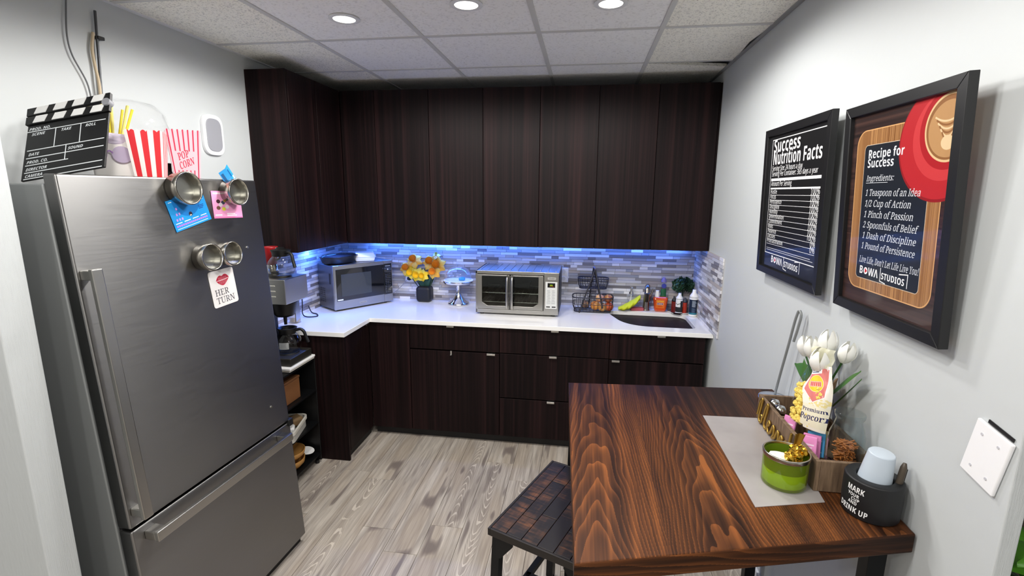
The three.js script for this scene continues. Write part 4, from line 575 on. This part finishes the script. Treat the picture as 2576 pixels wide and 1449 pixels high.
poster('framed_poster', 'black framed poster of a chalkboard recipe with a red coffee cup', 2.079, 2.571, 1.466, 2.071, .06, .03, (g, w, h) => {
  g.fillStyle = '#3a2723'; g.fillRect(0, 0, w, h); for (let i = 0; i < 90; i++) { g.fillStyle = i % 2 ? 'rgba(84,58,50,.35)' : 'rgba(20,12,12,.3)'; g.fillRect(0, h * hash(i, 1), w, 3 + 14 * hash(i, 2)); }
  const rr2 = (x, y, W, H, r) => { g.beginPath(); g.moveTo(x + r, y); g.arcTo(x + W, y, x + W, y + H, r); g.arcTo(x + W, y + H, x, y + H, r); g.arcTo(x, y + H, x, y, r); g.arcTo(x, y, x + W, y, r); g.closePath(); };
  g.fillStyle = '#94683f'; rr2(w * .06, h * .08, w * .87, h * .84, w * .1); g.fill(); g.save(); g.clip(); for (let i = 0; i < 160; i++) { g.fillStyle = i % 2 ? 'rgba(214,164,108,.28)' : 'rgba(110,66,30,.25)'; g.fillRect(w * (.04 + .92 * hash(i, 7)), 0, 3 + 5 * hash(i, 8), h); } g.restore(); g.lineWidth = 6; g.strokeStyle = '#d9a770'; rr2(w * .065, h * .083, w * .86, h * .834, w * .1); g.stroke();
  g.fillStyle = '#1c2129'; rr2(w * .16, h * .16, w * .66, h * .7, w * .03); g.fill(); g.strokeStyle = '#e2d3bd'; g.lineWidth = 3; g.stroke();
  const E = (x, y, a, b, c) => { g.fillStyle = c; g.beginPath(); g.ellipse(w * x, h * y, w * a, h * b, .1, 0, 7); g.fill(); };
  E(.87, .195, .345, .25, '#8e1a1f'); E(.87, .19, .335, .242, '#b4262c'); E(.9, .17, .25, .185, '#c63a3d'); E(.92, .145, .215, .165, '#a81d24'); E(.93, .14, .185, .14, '#d9b98a'); E(.93, .14, .172, .13, '#8d5f38'); E(.93, .145, .155, .115, '#b58a5c');
  g.lineWidth = 9; for (let i = 0; i < 6; i++) { g.strokeStyle = i % 2 ? '#8d5f38' : '#dcc096'; g.beginPath(); g.moveTo(w * (.82 + i * .012), h * (.09 + i * .013)); g.quadraticCurveTo(w * .93, h * (.14 + i * .018), w * (1.02 - i * .01), h * (.08 + i * .014)); g.stroke(); } E(.93, .2, .05, .03, '#dcc096');
  g.fillStyle = '#dfe2e6'; g.font = `bold ${w * .078}px sans-serif`; g.fillText('Recipe for', w * .2, h * .228); g.fillText('Success', w * .2, h * .275); g.font = `italic ${w * .052}px serif`; g.fillText('Ingredients:', w * .2, h * .345); g.fillRect(w * .2, h * .352, w * .24, 3);
  g.font = `italic ${w * .06}px serif`; ['1 Teaspoon of an Idea', '1/2 Cup of Action', '1 Pinch of Passion', '2 Spoonfuls of Belief', '1 Dash of Discipline', '1 Pound of Persistence'].forEach((s, i) => g.fillText(s, w * .2, h * (.42 + i * .056), w * .56)); g.fillText('Live Life, Don\'t Let Life Live You!', w * .19, h * .775, w * .62); studio(g, w * .2, h * .835, w / 1080);
}, 900);
{
  const t = thing('blank_plate', 'white blank two-gang wall plate hanging crooked on the right wall', 'wall plate', [XR - .001, 1.273, 2.700], -Math.PI / 2); t.rotation.set(0, -Math.PI / 2, -.175, 'YXZ');
  part(t, 'plate', rbox(.094, .13, .008, .003, 0, 0, .004, 3), M.whitePlastic); for (const x of [-.022, .022]) for (const y of [-.04, .04]) part(t, 'screw', at(cyl(.003, .003, .002, 0, 0, 0, 12), x, y, .0085, Math.PI / 2), std(0xc9c9cf, .4)); part(t, 'opening', box(.066, .008, .002, .006, .0705, .0012), M.black);
}
// ================= TABLE =================
const TY = .976;
{
  const t = thing('counter_table', 'counter-height table with a glossy brown wood top and black metal legs', 'table', [0, 0, 0]);
  const q = [[2.01, -1.69], [2.06, -2.79], [2.909, -2.553], [2.909, -1.70, .0], [2.896, -1.618]];
  part(t, 'tabletop', uvm(extrude(shapeOf(q.map(p => [p[0], p[1]])), .056, .004).rotateX(-Math.PI / 2).translate(0, TY - .056, 0), 'z', [-1.55, -1.3], .8), M.table);
  const sq = (x, z) => span(x - .022, x + .022, 0.006, TY - .056, z - .022, z + .022, .002);
  for (const [x, z] of [[2.042, 1.718], [2.10, 2.70], [2.86, 2.49], [2.86, 1.68]]) { const l = part(t, 'leg', sq(x, z), M.metalBlack); part(l, 'foot', cyl(.02, .02, .006, x, .003, z, 14), M.black); }
  const rail = (a, b) => { const A = V3(a), B = V3(b), L = A.distanceTo(B); return at(box(.03, .04, L), 0, 0, 0, 0, Math.atan2(B.x - A.x, B.z - A.z)).translate((A.x + B.x) / 2, (A.y + B.y) / 2, (A.z + B.z) / 2); };
  const ry = TY - .078; part(t, 'apron_rail', rail([2.045, ry, 1.735], [2.10, ry, 2.70]), M.metalBlack); part(t, 'apron_rail', rail([2.10, ry, 2.70], [2.86, ry, 2.49]), M.metalBlack); part(t, 'apron_rail', rail([2.86, ry, 2.49], [2.86, ry, 1.68]), M.metalBlack); part(t, 'apron_rail', rail([2.86, ry, 1.68], [2.045, ry, 1.735]), M.metalBlack);
}
{ // stool
  const t = thing('stool', 'dark wood plank stool with black metal legs half under the table', 'stool', [1.947, 0, 1.71], Math.atan2(-.377, .926));
  const L = .543, W = .40, SY = .6; const cols = 6, cw = (W - .02) / cols; t.userData.label = 'dark wood plank stool with black metal legs half under the table';
  for (let i = 0; i < cols; i++) { let z = .01; const cuts = [[.3, .24], [.14, .26, .14], [.36, .18], [.22, .32], [.4, .14], [.2, .34]][i]; for (const c of cuts) { const l = Math.min(c, L - .01 - z); const g = uvm(rbox(cw - .0016, .022, l - .0016, .0018, .01 + cw * (i + .5), SY - .012, z + l / 2, 1), 'z', [i * .17, z * 1.7], 2.2); part(t, 'seat_slat', g, M.stool); z += l; if (z > L - .02) break; } }
  part(t, 'seat_edge', [span(0, .01, SY - .03, SY - .001, 0, L, .002), span(W - .01, W, SY - .03, SY - .001, 0, L, .002), span(.01, W - .01, SY - .03, SY - .001, 0, .01, .002), span(.01, W - .01, SY - .03, SY - .001, L - .01, L, .002)], std(0x1b1512, .5)); part(t, 'seat_base', span(.01, W - .01, SY - .03, SY - .0235, .01, L - .01), M.metalBlack);
  for (const [x, z, sx, sz] of [[.03, .03, -1, -1], [W - .03, .03, 1, -1], [.03, L - .03, -1, 1], [W - .03, L - .03, 1, 1]]) { const l = part(t, 'leg', [warp(box(.032, SY - .035, .032, x, (SY - .035) / 2 + .004, z), (a, b, c) => [a + sx * .018 * (1 - b / SY), b, c + sz * .018 * (1 - b / SY)])], M.metalBlack); part(l, 'foot', cyl(.02, .02, .004, x + sx * .018, .002, z + sz * .018, 14), M.black);
    part(t, 'gusset', [at(extrude(shapeOf([[0, 0], [0, -.09], [.02, -.085], [.07, -.02], [.07, 0]]), .006), x - sx * .0, SY - .031, z + sz * .014, 0, sx < 0 ? 0 : Math.PI, 0), at(extrude(shapeOf([[0, 0], [0, -.09], [.02, -.085], [.07, -.02], [.07, 0]]), .006), 0, 0, 0, 0, sz < 0 ? -Math.PI / 2 : Math.PI / 2).translate(x + sx * .012, SY - .031, z)], M.metalBlack); }
  part(t, 'stretcher', [box(.024, .024, L - .04, .026, .2, L / 2), box(.024, .024, L - .04, W - .026, .2, L / 2)], M.metalBlack); part(t, 'stretcher', box(W - .04, .024, .024, W / 2, .2, L / 2), M.metalBlack);
}
{ // mat, crate and what they hold
  let t = thing('placemat', 'grey translucent concrete-look sheet placemat under the crate and green candle', 'placemat', [0, TY, 0]);
  part(t, 'sheet', uvm(extrude(shapeOf([[2.532, -1.944], [2.543, -2.506], [2.742, -2.452], [2.80, -1.93]]), .0014).rotateX(-Math.PI / 2).translate(0, .0003, 0), 'z', [0, 0], 1.4), M.mat);
  const x0 = 2.732, x1 = 2.902, z0 = 1.925, z1 = 2.402, y0 = TY + .002, y1 = 1.072, th = .0125;
  t = thing('wooden_crate', 'open wooden crate organiser holding tulips, popcorn and packets on the table', 'crate', [0, 0, 0]);
  const W = (g, o) => uvm(g, 'z', [o, o * .4], 3); part(t, 'front_board', W(span(x0, x0 + th, y0, y1, z0, z1, .002), .1), M.crate); part(t, 'back_board', W(span(x1 - th, x1, y0, y1, z0, z1, .002), .5), M.crate);
  for (const z of [z0, z1 - th]) part(t, 'end_board', uvm(span(x0 + th, x1 - th, y0, y1, z, z + th, .002), 'x', [z, .2], 3), M.crate); part(t, 'divider', uvm(span(x0 + th, x1 - th, y0 + .01, y1 - .012, 2.085, 2.093), 'x', [.3, .6], 3), M.crate); part(t, 'base_board', uvm(span(x0 + th, x1 - th, y0, y0 + .01, z0 + th, z1 - th), 'z', [.3, .6], 3), M.crate);
  const fl = y0 + .0105;
  // gold script word on the crate's front
  t = thing('gold_lettering', 'gold wire script word blessed fixed to the crate front', 'lettering', [x0 - .008, TY + .002, 1.975], -Math.PI / 2); t.rotation.set(0, -Math.PI / 2, 0, 'YXZ');
  const P = [], A = (...p) => p.forEach(q => P.push([q[0] * 1.02 - .02, q[1] * .95, 0])); // written from the far end to the near end
  A([0, .02], [.02, .085], [.034, .098], [.03, .07], [.018, .01], [.032, .0], [.046, .02], [.036, .036], [.05, .03], [.074, .085], [.088, .1], [.084, .07], [.07, .01], [.082, 0], [.098, .018], [.118, .038], [.11, .046], [.1, .02], [.112, 0], [.13, .012], [.15, .048], [.158, .02], [.146, .0], [.166, .01], [.188, .048], [.196, .02], [.184, 0], [.204, .012], [.226, .038], [.218, .046], [.208, .02], [.22, 0], [.24, .012], [.262, .04], [.25, .044], [.244, .014], [.258, .0], [.272, .03], [.286, .092], [.278, .03], [.29, .002], [.31, .014]);
  part(t, 'script', [tube(P.map(p => [p[0], p[1] + .008, 0]), .0048, 260, 7)], M.gold);
  // shakers
  for (const [i, z] of [[0, 1.965], [1, 2.02]]) { const o = thing('shaker', ['glass shaker with a domed steel top in the far end of the crate', 'glass shaker with a domed steel top next to the crate divider'][i], 'shaker', [2.775 + i * .0, fl, z]); part(o, 'jar', lathe([[0, 0], [.019, 0], [.02, .06], [.018, .064], [.017, .06], [.016, .004], [0, .003]], 24), M.smoke); part(o, 'top', lathe([[0, .083], [.012, .081], [.019, .072], [.0205, .06], [.0195, .058], [0, .06]], 24), M.chrome); }
  // tulips
  t = thing('tulip_bouquet', 'white artificial tulips in a brown kraft paper wrap standing in the crate', 'flowers', [2.858, fl, 2.10]);
  part(t, 'wrap', warp(lathe([[0, .0], [.028, 0], [.032, .1], [.044, .215], [.0425, .215], [.03, .1], [.026, .004], [0, .003]], 40), (x, y, z) => [x * (1 + .06 * Math.sin(Math.atan2(z, x) * 6 + y * 20)), y + (y > .2 ? .018 * Math.sin(Math.atan2(z, x) * 3) : 0), z * (1 + .06 * Math.sin(Math.atan2(z, x) * 6 + y * 20))]), M.kraft);
  const tulip = (x, y, z, r, h, ax) => { const g = []; for (let i = 0; i < 6; i++) g.push(warp(new THREE.PlaneGeometry(1, 1, 6, 8), (u, v) => { const k = v + .5, a = u * 1.25 * (1 - .75 * Math.pow(k, 3)), R = r * (i % 2 ? 1 : .9) * Math.sin(Math.PI * (.12 + k * .7)); return [Math.sin(a) * R, k * h, Math.cos(a) * R]; }).rotateY(i * Math.PI / 3)); const o = part(t, 'tulip_head', at(merge(g), 0, 0, 0, ax[0], 0, ax[1]).translate(x, y, z), M.tulipD); part(o, 'stem', tube([[0, .05, 0], [x * .4, .2, z * .4], [x, y + .004, z]], .0035, 12, 6), M.leaf); };
  M.tulipD = phys(0xf6f6f0, { roughness: .55, side: THREE.DoubleSide });
  for (const a of [[-.02, .27, -.085, .027, .072, [-.1, .1]], [-.035, .29, .0, .028, .075, [.1, .15]], [-.02, .32, .045, .03, .08, [.05, -.05]], [-.045, .27, .075, .034, .082, [.25, .1]], [.015, .31, .085, .027, .07, [.3, -.1]], [.02, .275, -.03, .026, .07, [-.2, -.1]]]) tulip(...a);
  const lf = (a, b, c, w) => part(t, 'leaf', warp(new THREE.PlaneGeometry(1, 1, 4, 12), (u, v) => { const k = v + .5, p = new THREE.QuadraticBezierCurve3(V3(a), V3(b), V3(c)).getPoint(k); return [p.x + u * w * .35 * Math.sin(Math.PI * (.1 + .9 * k)), p.y + u * w * Math.sin(Math.PI * (.1 + .9 * k)) - Math.abs(u) * .01, p.z + u * w * .4 * Math.sin(Math.PI * (.1 + .9 * k))]; }), M.leafD); M.leafD = std(0x3f6b2c, .5, 0, { side: THREE.DoubleSide });
  lf([0, .15, -.02], [-.01, .24, -.09], [-.01, .21, -.185], .05); lf([0, .16, .03], [-.01, .24, .12], [.0, .33, .215], .085); lf([.02, .14, .04], [.02, .2, .1], [.03, .29, .17], .06); lf([-.02, .17, -.03], [-.04, .24, -.05], [-.03, .27, -.07], .03);
  // popcorn bag
  t = thing('popcorn_bag', 'clear bag of yellow popcorn with a printed Premium Popcorn label', 'bag', [2.785, 1.085, 2.205]); t.rotation.set(-.14, Math.PI / 2 - 2.795, .1, 'YXZ');
  const bw = .14, bh = .205, prof = (x, y) => .034 * Math.pow(Math.max(0, 1 - Math.pow(Math.abs(x) / (bw / 2), 3)), .6) * Math.pow(Math.sin(Math.PI * cl((y + .05) / (bh + .06), .02, .98)), .7) * (1 - .45 * cl(y / bh)), bx = (x, y) => x * (1 - .42 * Math.pow(cl((y - .1) / (bh - .1)), 1.3)) + .012 * cl(y / bh);
  const bagTex = canvasTex(768, 1296, (g, w, h) => {
    g.clearRect(0, 0, w, h); const B = '#232257'; g.fillStyle = 'rgba(246,240,226,.98)'; g.beginPath(); g.moveTo(w * .45, h * .0); g.lineTo(w, 0); g.lineTo(w, h); g.lineTo(w * .55, h); g.lineTo(w * .5, h * .72); g.lineTo(w * .3, h * .4); g.fill();
    g.fillStyle = 'rgba(238,219,150,.9)'; for (let i = 0; i < 60; i++) { g.beginPath(); g.arc(w * (.6 + .4 * hash(i, 3)), h * (.5 + .3 * hash(i, 4)), 20, 0, 7); g.fill(); }
    g.fillStyle = '#e07f78'; g.beginPath(); g.moveTo(w * .4, h * .04); g.lineTo(w * .96, h * .04); g.lineTo(w * .9, h * .46); g.lineTo(w * .68, h * .58); g.lineTo(w * .36, h * .42); g.closePath(); g.fill(); g.strokeStyle = '#fff'; g.lineWidth = 12; g.stroke(); g.fillStyle = '#fff'; g.save(); g.translate(w * .36, h * .1); g.rotate(-.28); g.fillRect(0, 0, w * .34, h * .08); g.fillStyle = B; g.fillRect(18, 22, w * .27, 22); g.fillRect(18, 60, w * .2, 16); g.restore();
    g.fillStyle = '#f6d12a'; g.beginPath(); g.ellipse(w * .63, h * .29, w * .21, h * .125, -.2, 0, 7); g.fill(); g.strokeStyle = '#fff2c0'; g.lineWidth = 8; g.stroke(); g.fillStyle = '#e9b6a6'; g.save(); g.translate(w * .63, h * .3); g.rotate(-.22); g.fillRect(-w * .17, -h * .042, w * .34, h * .085); g.fillStyle = '#d4473c'; for (let i = 0; i < 6; i++) g.fillRect(-w * .14 + i * w * .05, -h * .03, w * .028, h * .06); g.restore();
    g.fillStyle = '#f5edd4'; g.fillRect(w * .46, h * .62, w * .54, h * .34); g.fillStyle = B; g.save(); g.translate(w * .48, h * .735); g.rotate(-.1); g.font = 'bold 104px serif'; g.fillText('Premium', 0, 0, w * .52); g.font = 'italic bold 168px serif'; g.fillText('Popcorn', -w * .06, h * .13, w * .62); g.restore();
  });
  const bagG = warp(new THREE.PlaneGeometry(bw, bh, 24, 30).translate(0, bh / 2, 0), (x, y) => [bx(x, y), y, prof(x, y) + .0016 * Math.sin(x * 160 + y * 90) * cl(y / bh)]);
  part(t, 'printed_film', bagG, phys(0xffffff, { map: bagTex, alphaTest: .4, roughness: .22, clearcoat: .4, side: THREE.DoubleSide }));
  part(t, 'clear_film', [warp(new THREE.PlaneGeometry(bw, bh, 20, 24).translate(0, bh / 2, 0), (x, y) => [bx(x, y), y, prof(x, y) + .0005 + .002 * Math.sin(x * 140 + y * 70) * cl(y / bh)]), warp(new THREE.PlaneGeometry(bw, bh, 12, 12).translate(0, bh / 2, 0), (x, y) => [bx(x, y), y, -prof(x, y)])], M.clear);
  const pc = []; for (let i = 0; i < 260; i++) { const x = rr(-.43, .30) * bw, y = rr(.03, .66) * bh, z = prof(x, y) * (i < 190 ? rr(.5, .78) : rr(-.5, .3)), r = rr(.005, .0078); for (let k = 0; k < 2; k++) pc.push(warp(new THREE.IcosahedronGeometry(r, 1), (a, b, c) => { const q = 1 + .5 * (noise(a * 300 + i, b * 300 + c * 200) - .5); return [a * q, b * q, c * q]; }).translate(bx(x, y) + (k ? rr(-.004, .004) : 0), y + (k ? rr(-.004, .004) : 0), z - (k ? .003 : 0))); }
  part(t, 'popcorn', pc, std(0xf0d56a, .7)).userData.kind = 'stuff';
  const tie = part(t, 'crimped_neck', warp(new THREE.PlaneGeometry(.075, .06, 18, 6).translate(.012, bh + .022, .006), (x, y) => [x, y, .008 * Math.sin(x * 220) + .004 * Math.sin(y * 160)]), phys(0xf4f2da, { transmission: .35, thickness: 0, roughness: .3, side: THREE.DoubleSide }));
  // sweetener packets, black clip tin
  const packet = (label, x, y, z, rx, ry, c, c2) => { const o = thing('sweetener_packet', label, 'packet', [x, y, z]); o.rotation.set(rx, ry, .12, 'YXZ'); part(o, 'paper', uvrect(warp(rbox(.05, .075, .006, .0025, 0, 0, 0, 2), (a, b, q) => [a, b, q * (1 + .6 * Math.cos(a * 50))]), 'x', 'y', -.025, -.0375, .05, .075), std(0xffffff, .6, 0, { map: canvasTex(128, 192, (g, w, h) => { g.fillStyle = c; g.fillRect(0, 0, w, h); g.fillStyle = c2; g.fillRect(20, 60, 88, 12); g.fillRect(30, 84, 66, 9); g.fillRect(16, 150, 96, 8); }) })); };
  const kx = 2.775;
  packet('pink sweetener packet standing behind the popcorn bag near the divider', 2.765, fl + .05, 2.125, -.3, -1.2, '#e791c6', '#fbe4f2'); packet('pink sweetener packet foremost in the crate row', 2.766, fl + .052, 2.268, -.35, -.7, '#e58cc2', '#f7d3e9'); packet('pink sweetener packet second in the crate row', 2.785, fl + .05, 2.25, -.35, -.7, '#df86bc', '#f7d3e9'); packet('blue sweetener packet behind the pink ones in the crate', 2.803, fl + .052, 2.236, -.35, -.7, '#4ea6dd', '#d6ecf9'); packet('tan sugar packet at the back of the crate row', 2.818, fl + .054, 2.222, -.35, -.7, '#c6b184', '#efe4c6');
  t = thing('card_tin', 'black flat tin with a glossy clip lid in the near end of the crate', 'tin', [2.79, fl + .03, 2.336], .1); t.rotation.x = -.35; part(t, 'body', rbox(.085, .03, .07, .005, 0, 0, 0), M.black); part(t, 'panel', rbox(.07, .002, .05, .001, -.004, .0158, .004), std(0x3a3d40, .35)); part(t, 'clip', [rbox(.012, .012, .075, .004, .04, .016, 0), rbox(.02, .004, .02, .001, .035, .023, -.02)], M.blackGloss);
  // pretzel jar
  t = thing('pretzel_jar', 'clear round jar of brown pretzel sticks at the crate by the wall', 'jar', [2.838, fl, 2.332]);
  part(t, 'jar', lathe([[0, 0], [.04, 0], [.055, .03], [.058, .09], [.055, .14], [.045, .165], [.04, .185], [.046, .195], [.047, .205], [.044, .207]].map(p => [p[0] * .83, p[1]]), 44), phys(0xeaf1f2, { transmission: 1, thickness: 0, roughness: .03, ior: 1.5 }));
  const st = []; for (let i = 0; i < 240; i++) { const a = rr(0, 6.28), r = Math.sqrt(rnd()) * .028, y = .012 + rr(0, .1), b = rr(-.5, .5) + (i % 3) * .9, el = rr(-.35, .5), l = rr(.016, .024) * (1 - r * 14 * .5), d = [Math.cos(b) * Math.cos(el), Math.sin(el), Math.sin(b) * Math.cos(el)]; const c = [Math.cos(a) * r * .6, y, Math.sin(a) * r * .6]; st.push(rod(c.map((v, j) => v - d[j] * l), c.map((v, j) => v + d[j] * l), .0022, 5)); }
  part(t, 'pretzel_sticks', st, std(0xa8622a, .5)).userData.kind = 'stuff';
}
{
  // candle
  let t = thing('candle_jar', 'green glass candle jar with a metal rim on the placemat', 'candle', [2.662, TY + .002, 2.372]); t.scale.set(.92, .85, .92);
  part(t, 'glass', lathe([[0, 0], [.058, 0], [.065, .008], [.066, .1], [.066, .112]], 48), phys(0xc6d84a, { roughness: .06, transmission: .85, thickness: 0 })); part(t, 'wax', lathe([[0, .007], [.056, .007], [.0615, .014], [.0618, .062], [0, .06]], 44), std(0xb6c80e, .4)); part(t, 'inner_wall', new THREE.CylinderGeometry(.0622, .0622, .05, 44, 1, true).translate(0, .087, 0), std(0x5f7a16, .4, 0, { side: THREE.DoubleSide }));
  part(t, 'rim', lathe([[.0665, .104], [.0685, .106], [.0685, .118], [.0665, .12], [.063, .119], [.063, .106]], 48), M.tin);
  t = thing('foil_sweet', 'gold foil wrapped sweets heaped in the green candle jar', 'sweets', [2.678, TY + .088, 2.386]);
  for (const [x, y, z, r, s] of [[0, 0, .0, .024, 1], [.018, .012, -.02, .022, 5], [-.012, .016, .018, .02, 9]]) part(t, 'wrapper', warp(new THREE.IcosahedronGeometry(r, 3), (a, b, c) => { const q = 1 + .7 * (noise(a * 170 + s, b * 170 + c * 140) - .5); return [a * q + x, b * q + y, c * q + z]; }), M.goldFoil); part(t, 'twist', warp(new THREE.PlaneGeometry(.02, .035, 5, 5).translate(.012, .052, -.02), (a, b, c) => [a * (1 + (b - .04) * 14), b, c + .004 * Math.sin(a * 400)]), std(0xb88f3a, .3, .9, { side: THREE.DoubleSide }));
  t = thing('white_sweet', 'crumpled white wrapper beside the gold sweets in the green jar', 'wrapper', [2.64, TY + .085, 2.38]); part(t, 'wrapper', warp(new THREE.IcosahedronGeometry(.028, 3), (a, b, c) => { const q = 1 + .5 * (noise(a * 120 + 4, b * 120 + c * 90) - .5); return [a * q, b * q * .5, c * q]; }), std(0xeef0ea, .45));
  // cup holder
  t = thing('cup_holder', 'black cup holder lettered MARK YOUR CUP DRINK UP by the wall', 'cup holder', [2.842, TY, 2.475]); t.scale.set(.88, .9, .88);
  part(t, 'body', lathe([[0, 0], [.07, 0], [.0745, .004], [.0765, .06], [.076, .112], [.072, .118], [.05, .118], [.046, .114], [.046, .02], [0, .02]], 52), std(0x131417, .5));
  part(t, 'lettering', new THREE.CylinderGeometry(.0772, .0772, .098, 32, 1, true, -1.75, 1.35).translate(0, .056, 0), std(0xffffff, .5, 0, { alphaTest: .5, side: THREE.DoubleSide, map: canvasTex(512, 448, (g, w, h) => { g.clearRect(0, 0, w, h); g.fillStyle = '#f2f2f2'; g.textAlign = 'center'; g.save(); g.translate(w * .5, 0); g.rotate(.05); g.font = 'bold 112px sans-serif'; g.fillText('MARK', 0, 110, 250); g.font = 'bold 62px sans-serif'; g.fillText('YOUR', -14, 178, 170); g.fillText('CUP', 24, 236, 150); g.fillText('AND', -6, 290, 150); g.font = 'bold 110px sans-serif'; g.fillText('DRINK UP', 0, 404, 430); g.restore(); }) }));
  t = thing('plastic_cup_stack', 'stack of upturned translucent plastic cups in the black holder', 'cups', [2.838, TY + .0195, 2.470], 0); t.rotation.set(.08, 0, -.05);
  for (let i = 0; i < 6; i++) part(t, 'cup', lathe([[.0385, i * .011], [.04, i * .011 + .002], [.0285 + .002, i * .011 + .1], [.027, i * .011 + .104], [0, i * .011 + .104], [0, i * .011 + .102], [.0265, i * .011 + .102], [.037, i * .011 + .004]], 36), phys(0xdfeaf4, { transmission: .3, thickness: 0, roughness: .35 }));
  t = thing('marker_pen', 'dark capped marker pen with a white barrel leaning in the cup holder', 'marker', [2.872, TY + .03, 2.508]); t.rotation.set(-.1, 0, -.18);
  part(t, 'barrel', cyl(.007, .0065, .07, 0, .035, 0, 16), M.white); part(t, 'cap', lathe([[0, .132], [.004, .132], [.0075, .12], [.0085, .07], [0, .07]], 18), std(0x4b4136, .4)); part(t, 'clip', rbox(.004, .045, .003, .001, .009, .095, 0), std(0x2e2a26, .4));
  // towel holder
  t = thing('paper_towel_stand', 'slim steel stand with a bent rod on a round base by the wall', 'stand', [2.852, TY, 1.748]);
  part(t, 'base', lathe([[0, 0], [.052, 0], [.056, .006], [.054, .018], [.03, .021], [0, .022]], 40), phys(0xb9c2d2, { metalness: .9, roughness: .15 }));
  part(t, 'rod', tube([[.018, .015, -.03], [.022, .12, -.008], [.028, .25, .02], [.033, .37, .046], [.037, .398, .056], [.04, .385, .068], [.038, .33, .06], [.034, .27, .046]], .005, 60, 10), M.steelDark);
}
M.plantA = std(0x4f8f24, .4, 0, { side: THREE.DoubleSide }); M.plantB = std(0x2f6a1e, .4, 0, { side: THREE.DoubleSide });
{ // plant past the end of the right wall
  const t = thing('potted_plant', 'leafy green potted plant past the end of the right wall', 'plant', [3.17, 0, 2.62]);
  part(t, 'pot', lathe([[0, 0], [.11, 0], [.14, .26], [.15, .27], [.13, .27], [.12, .22], [0, .22]], 32), std(0x8b8d90, .5)); part(t, 'stem', tube([[0, .2, 0], [.02, .5, .01], [0, .85, 0]], .012, 12, 8), std(0x4c5a32, .7));
  for (let i = 0; i < 46; i++) { const a = i * 2.4, y = .45 + (i / 46) * .6, l = rr(.14, .2); part(t, 'leaf', warp(new THREE.PlaneGeometry(1, 1, 4, 8), (u, v) => { const k = v + .5, w = .045 * Math.sin(Math.PI * (.06 + .92 * k)); const r = .01 + k * l, yy = y + k * .1 - k * k * .08; return [Math.cos(a) * r - Math.sin(a) * u * w * 2, yy - Math.abs(u) * .02, Math.sin(a) * r + Math.cos(a) * u * w * 2]; }), i % 3 ? M.plantA : M.plantB); }
}
renderer.render(scene, camera);
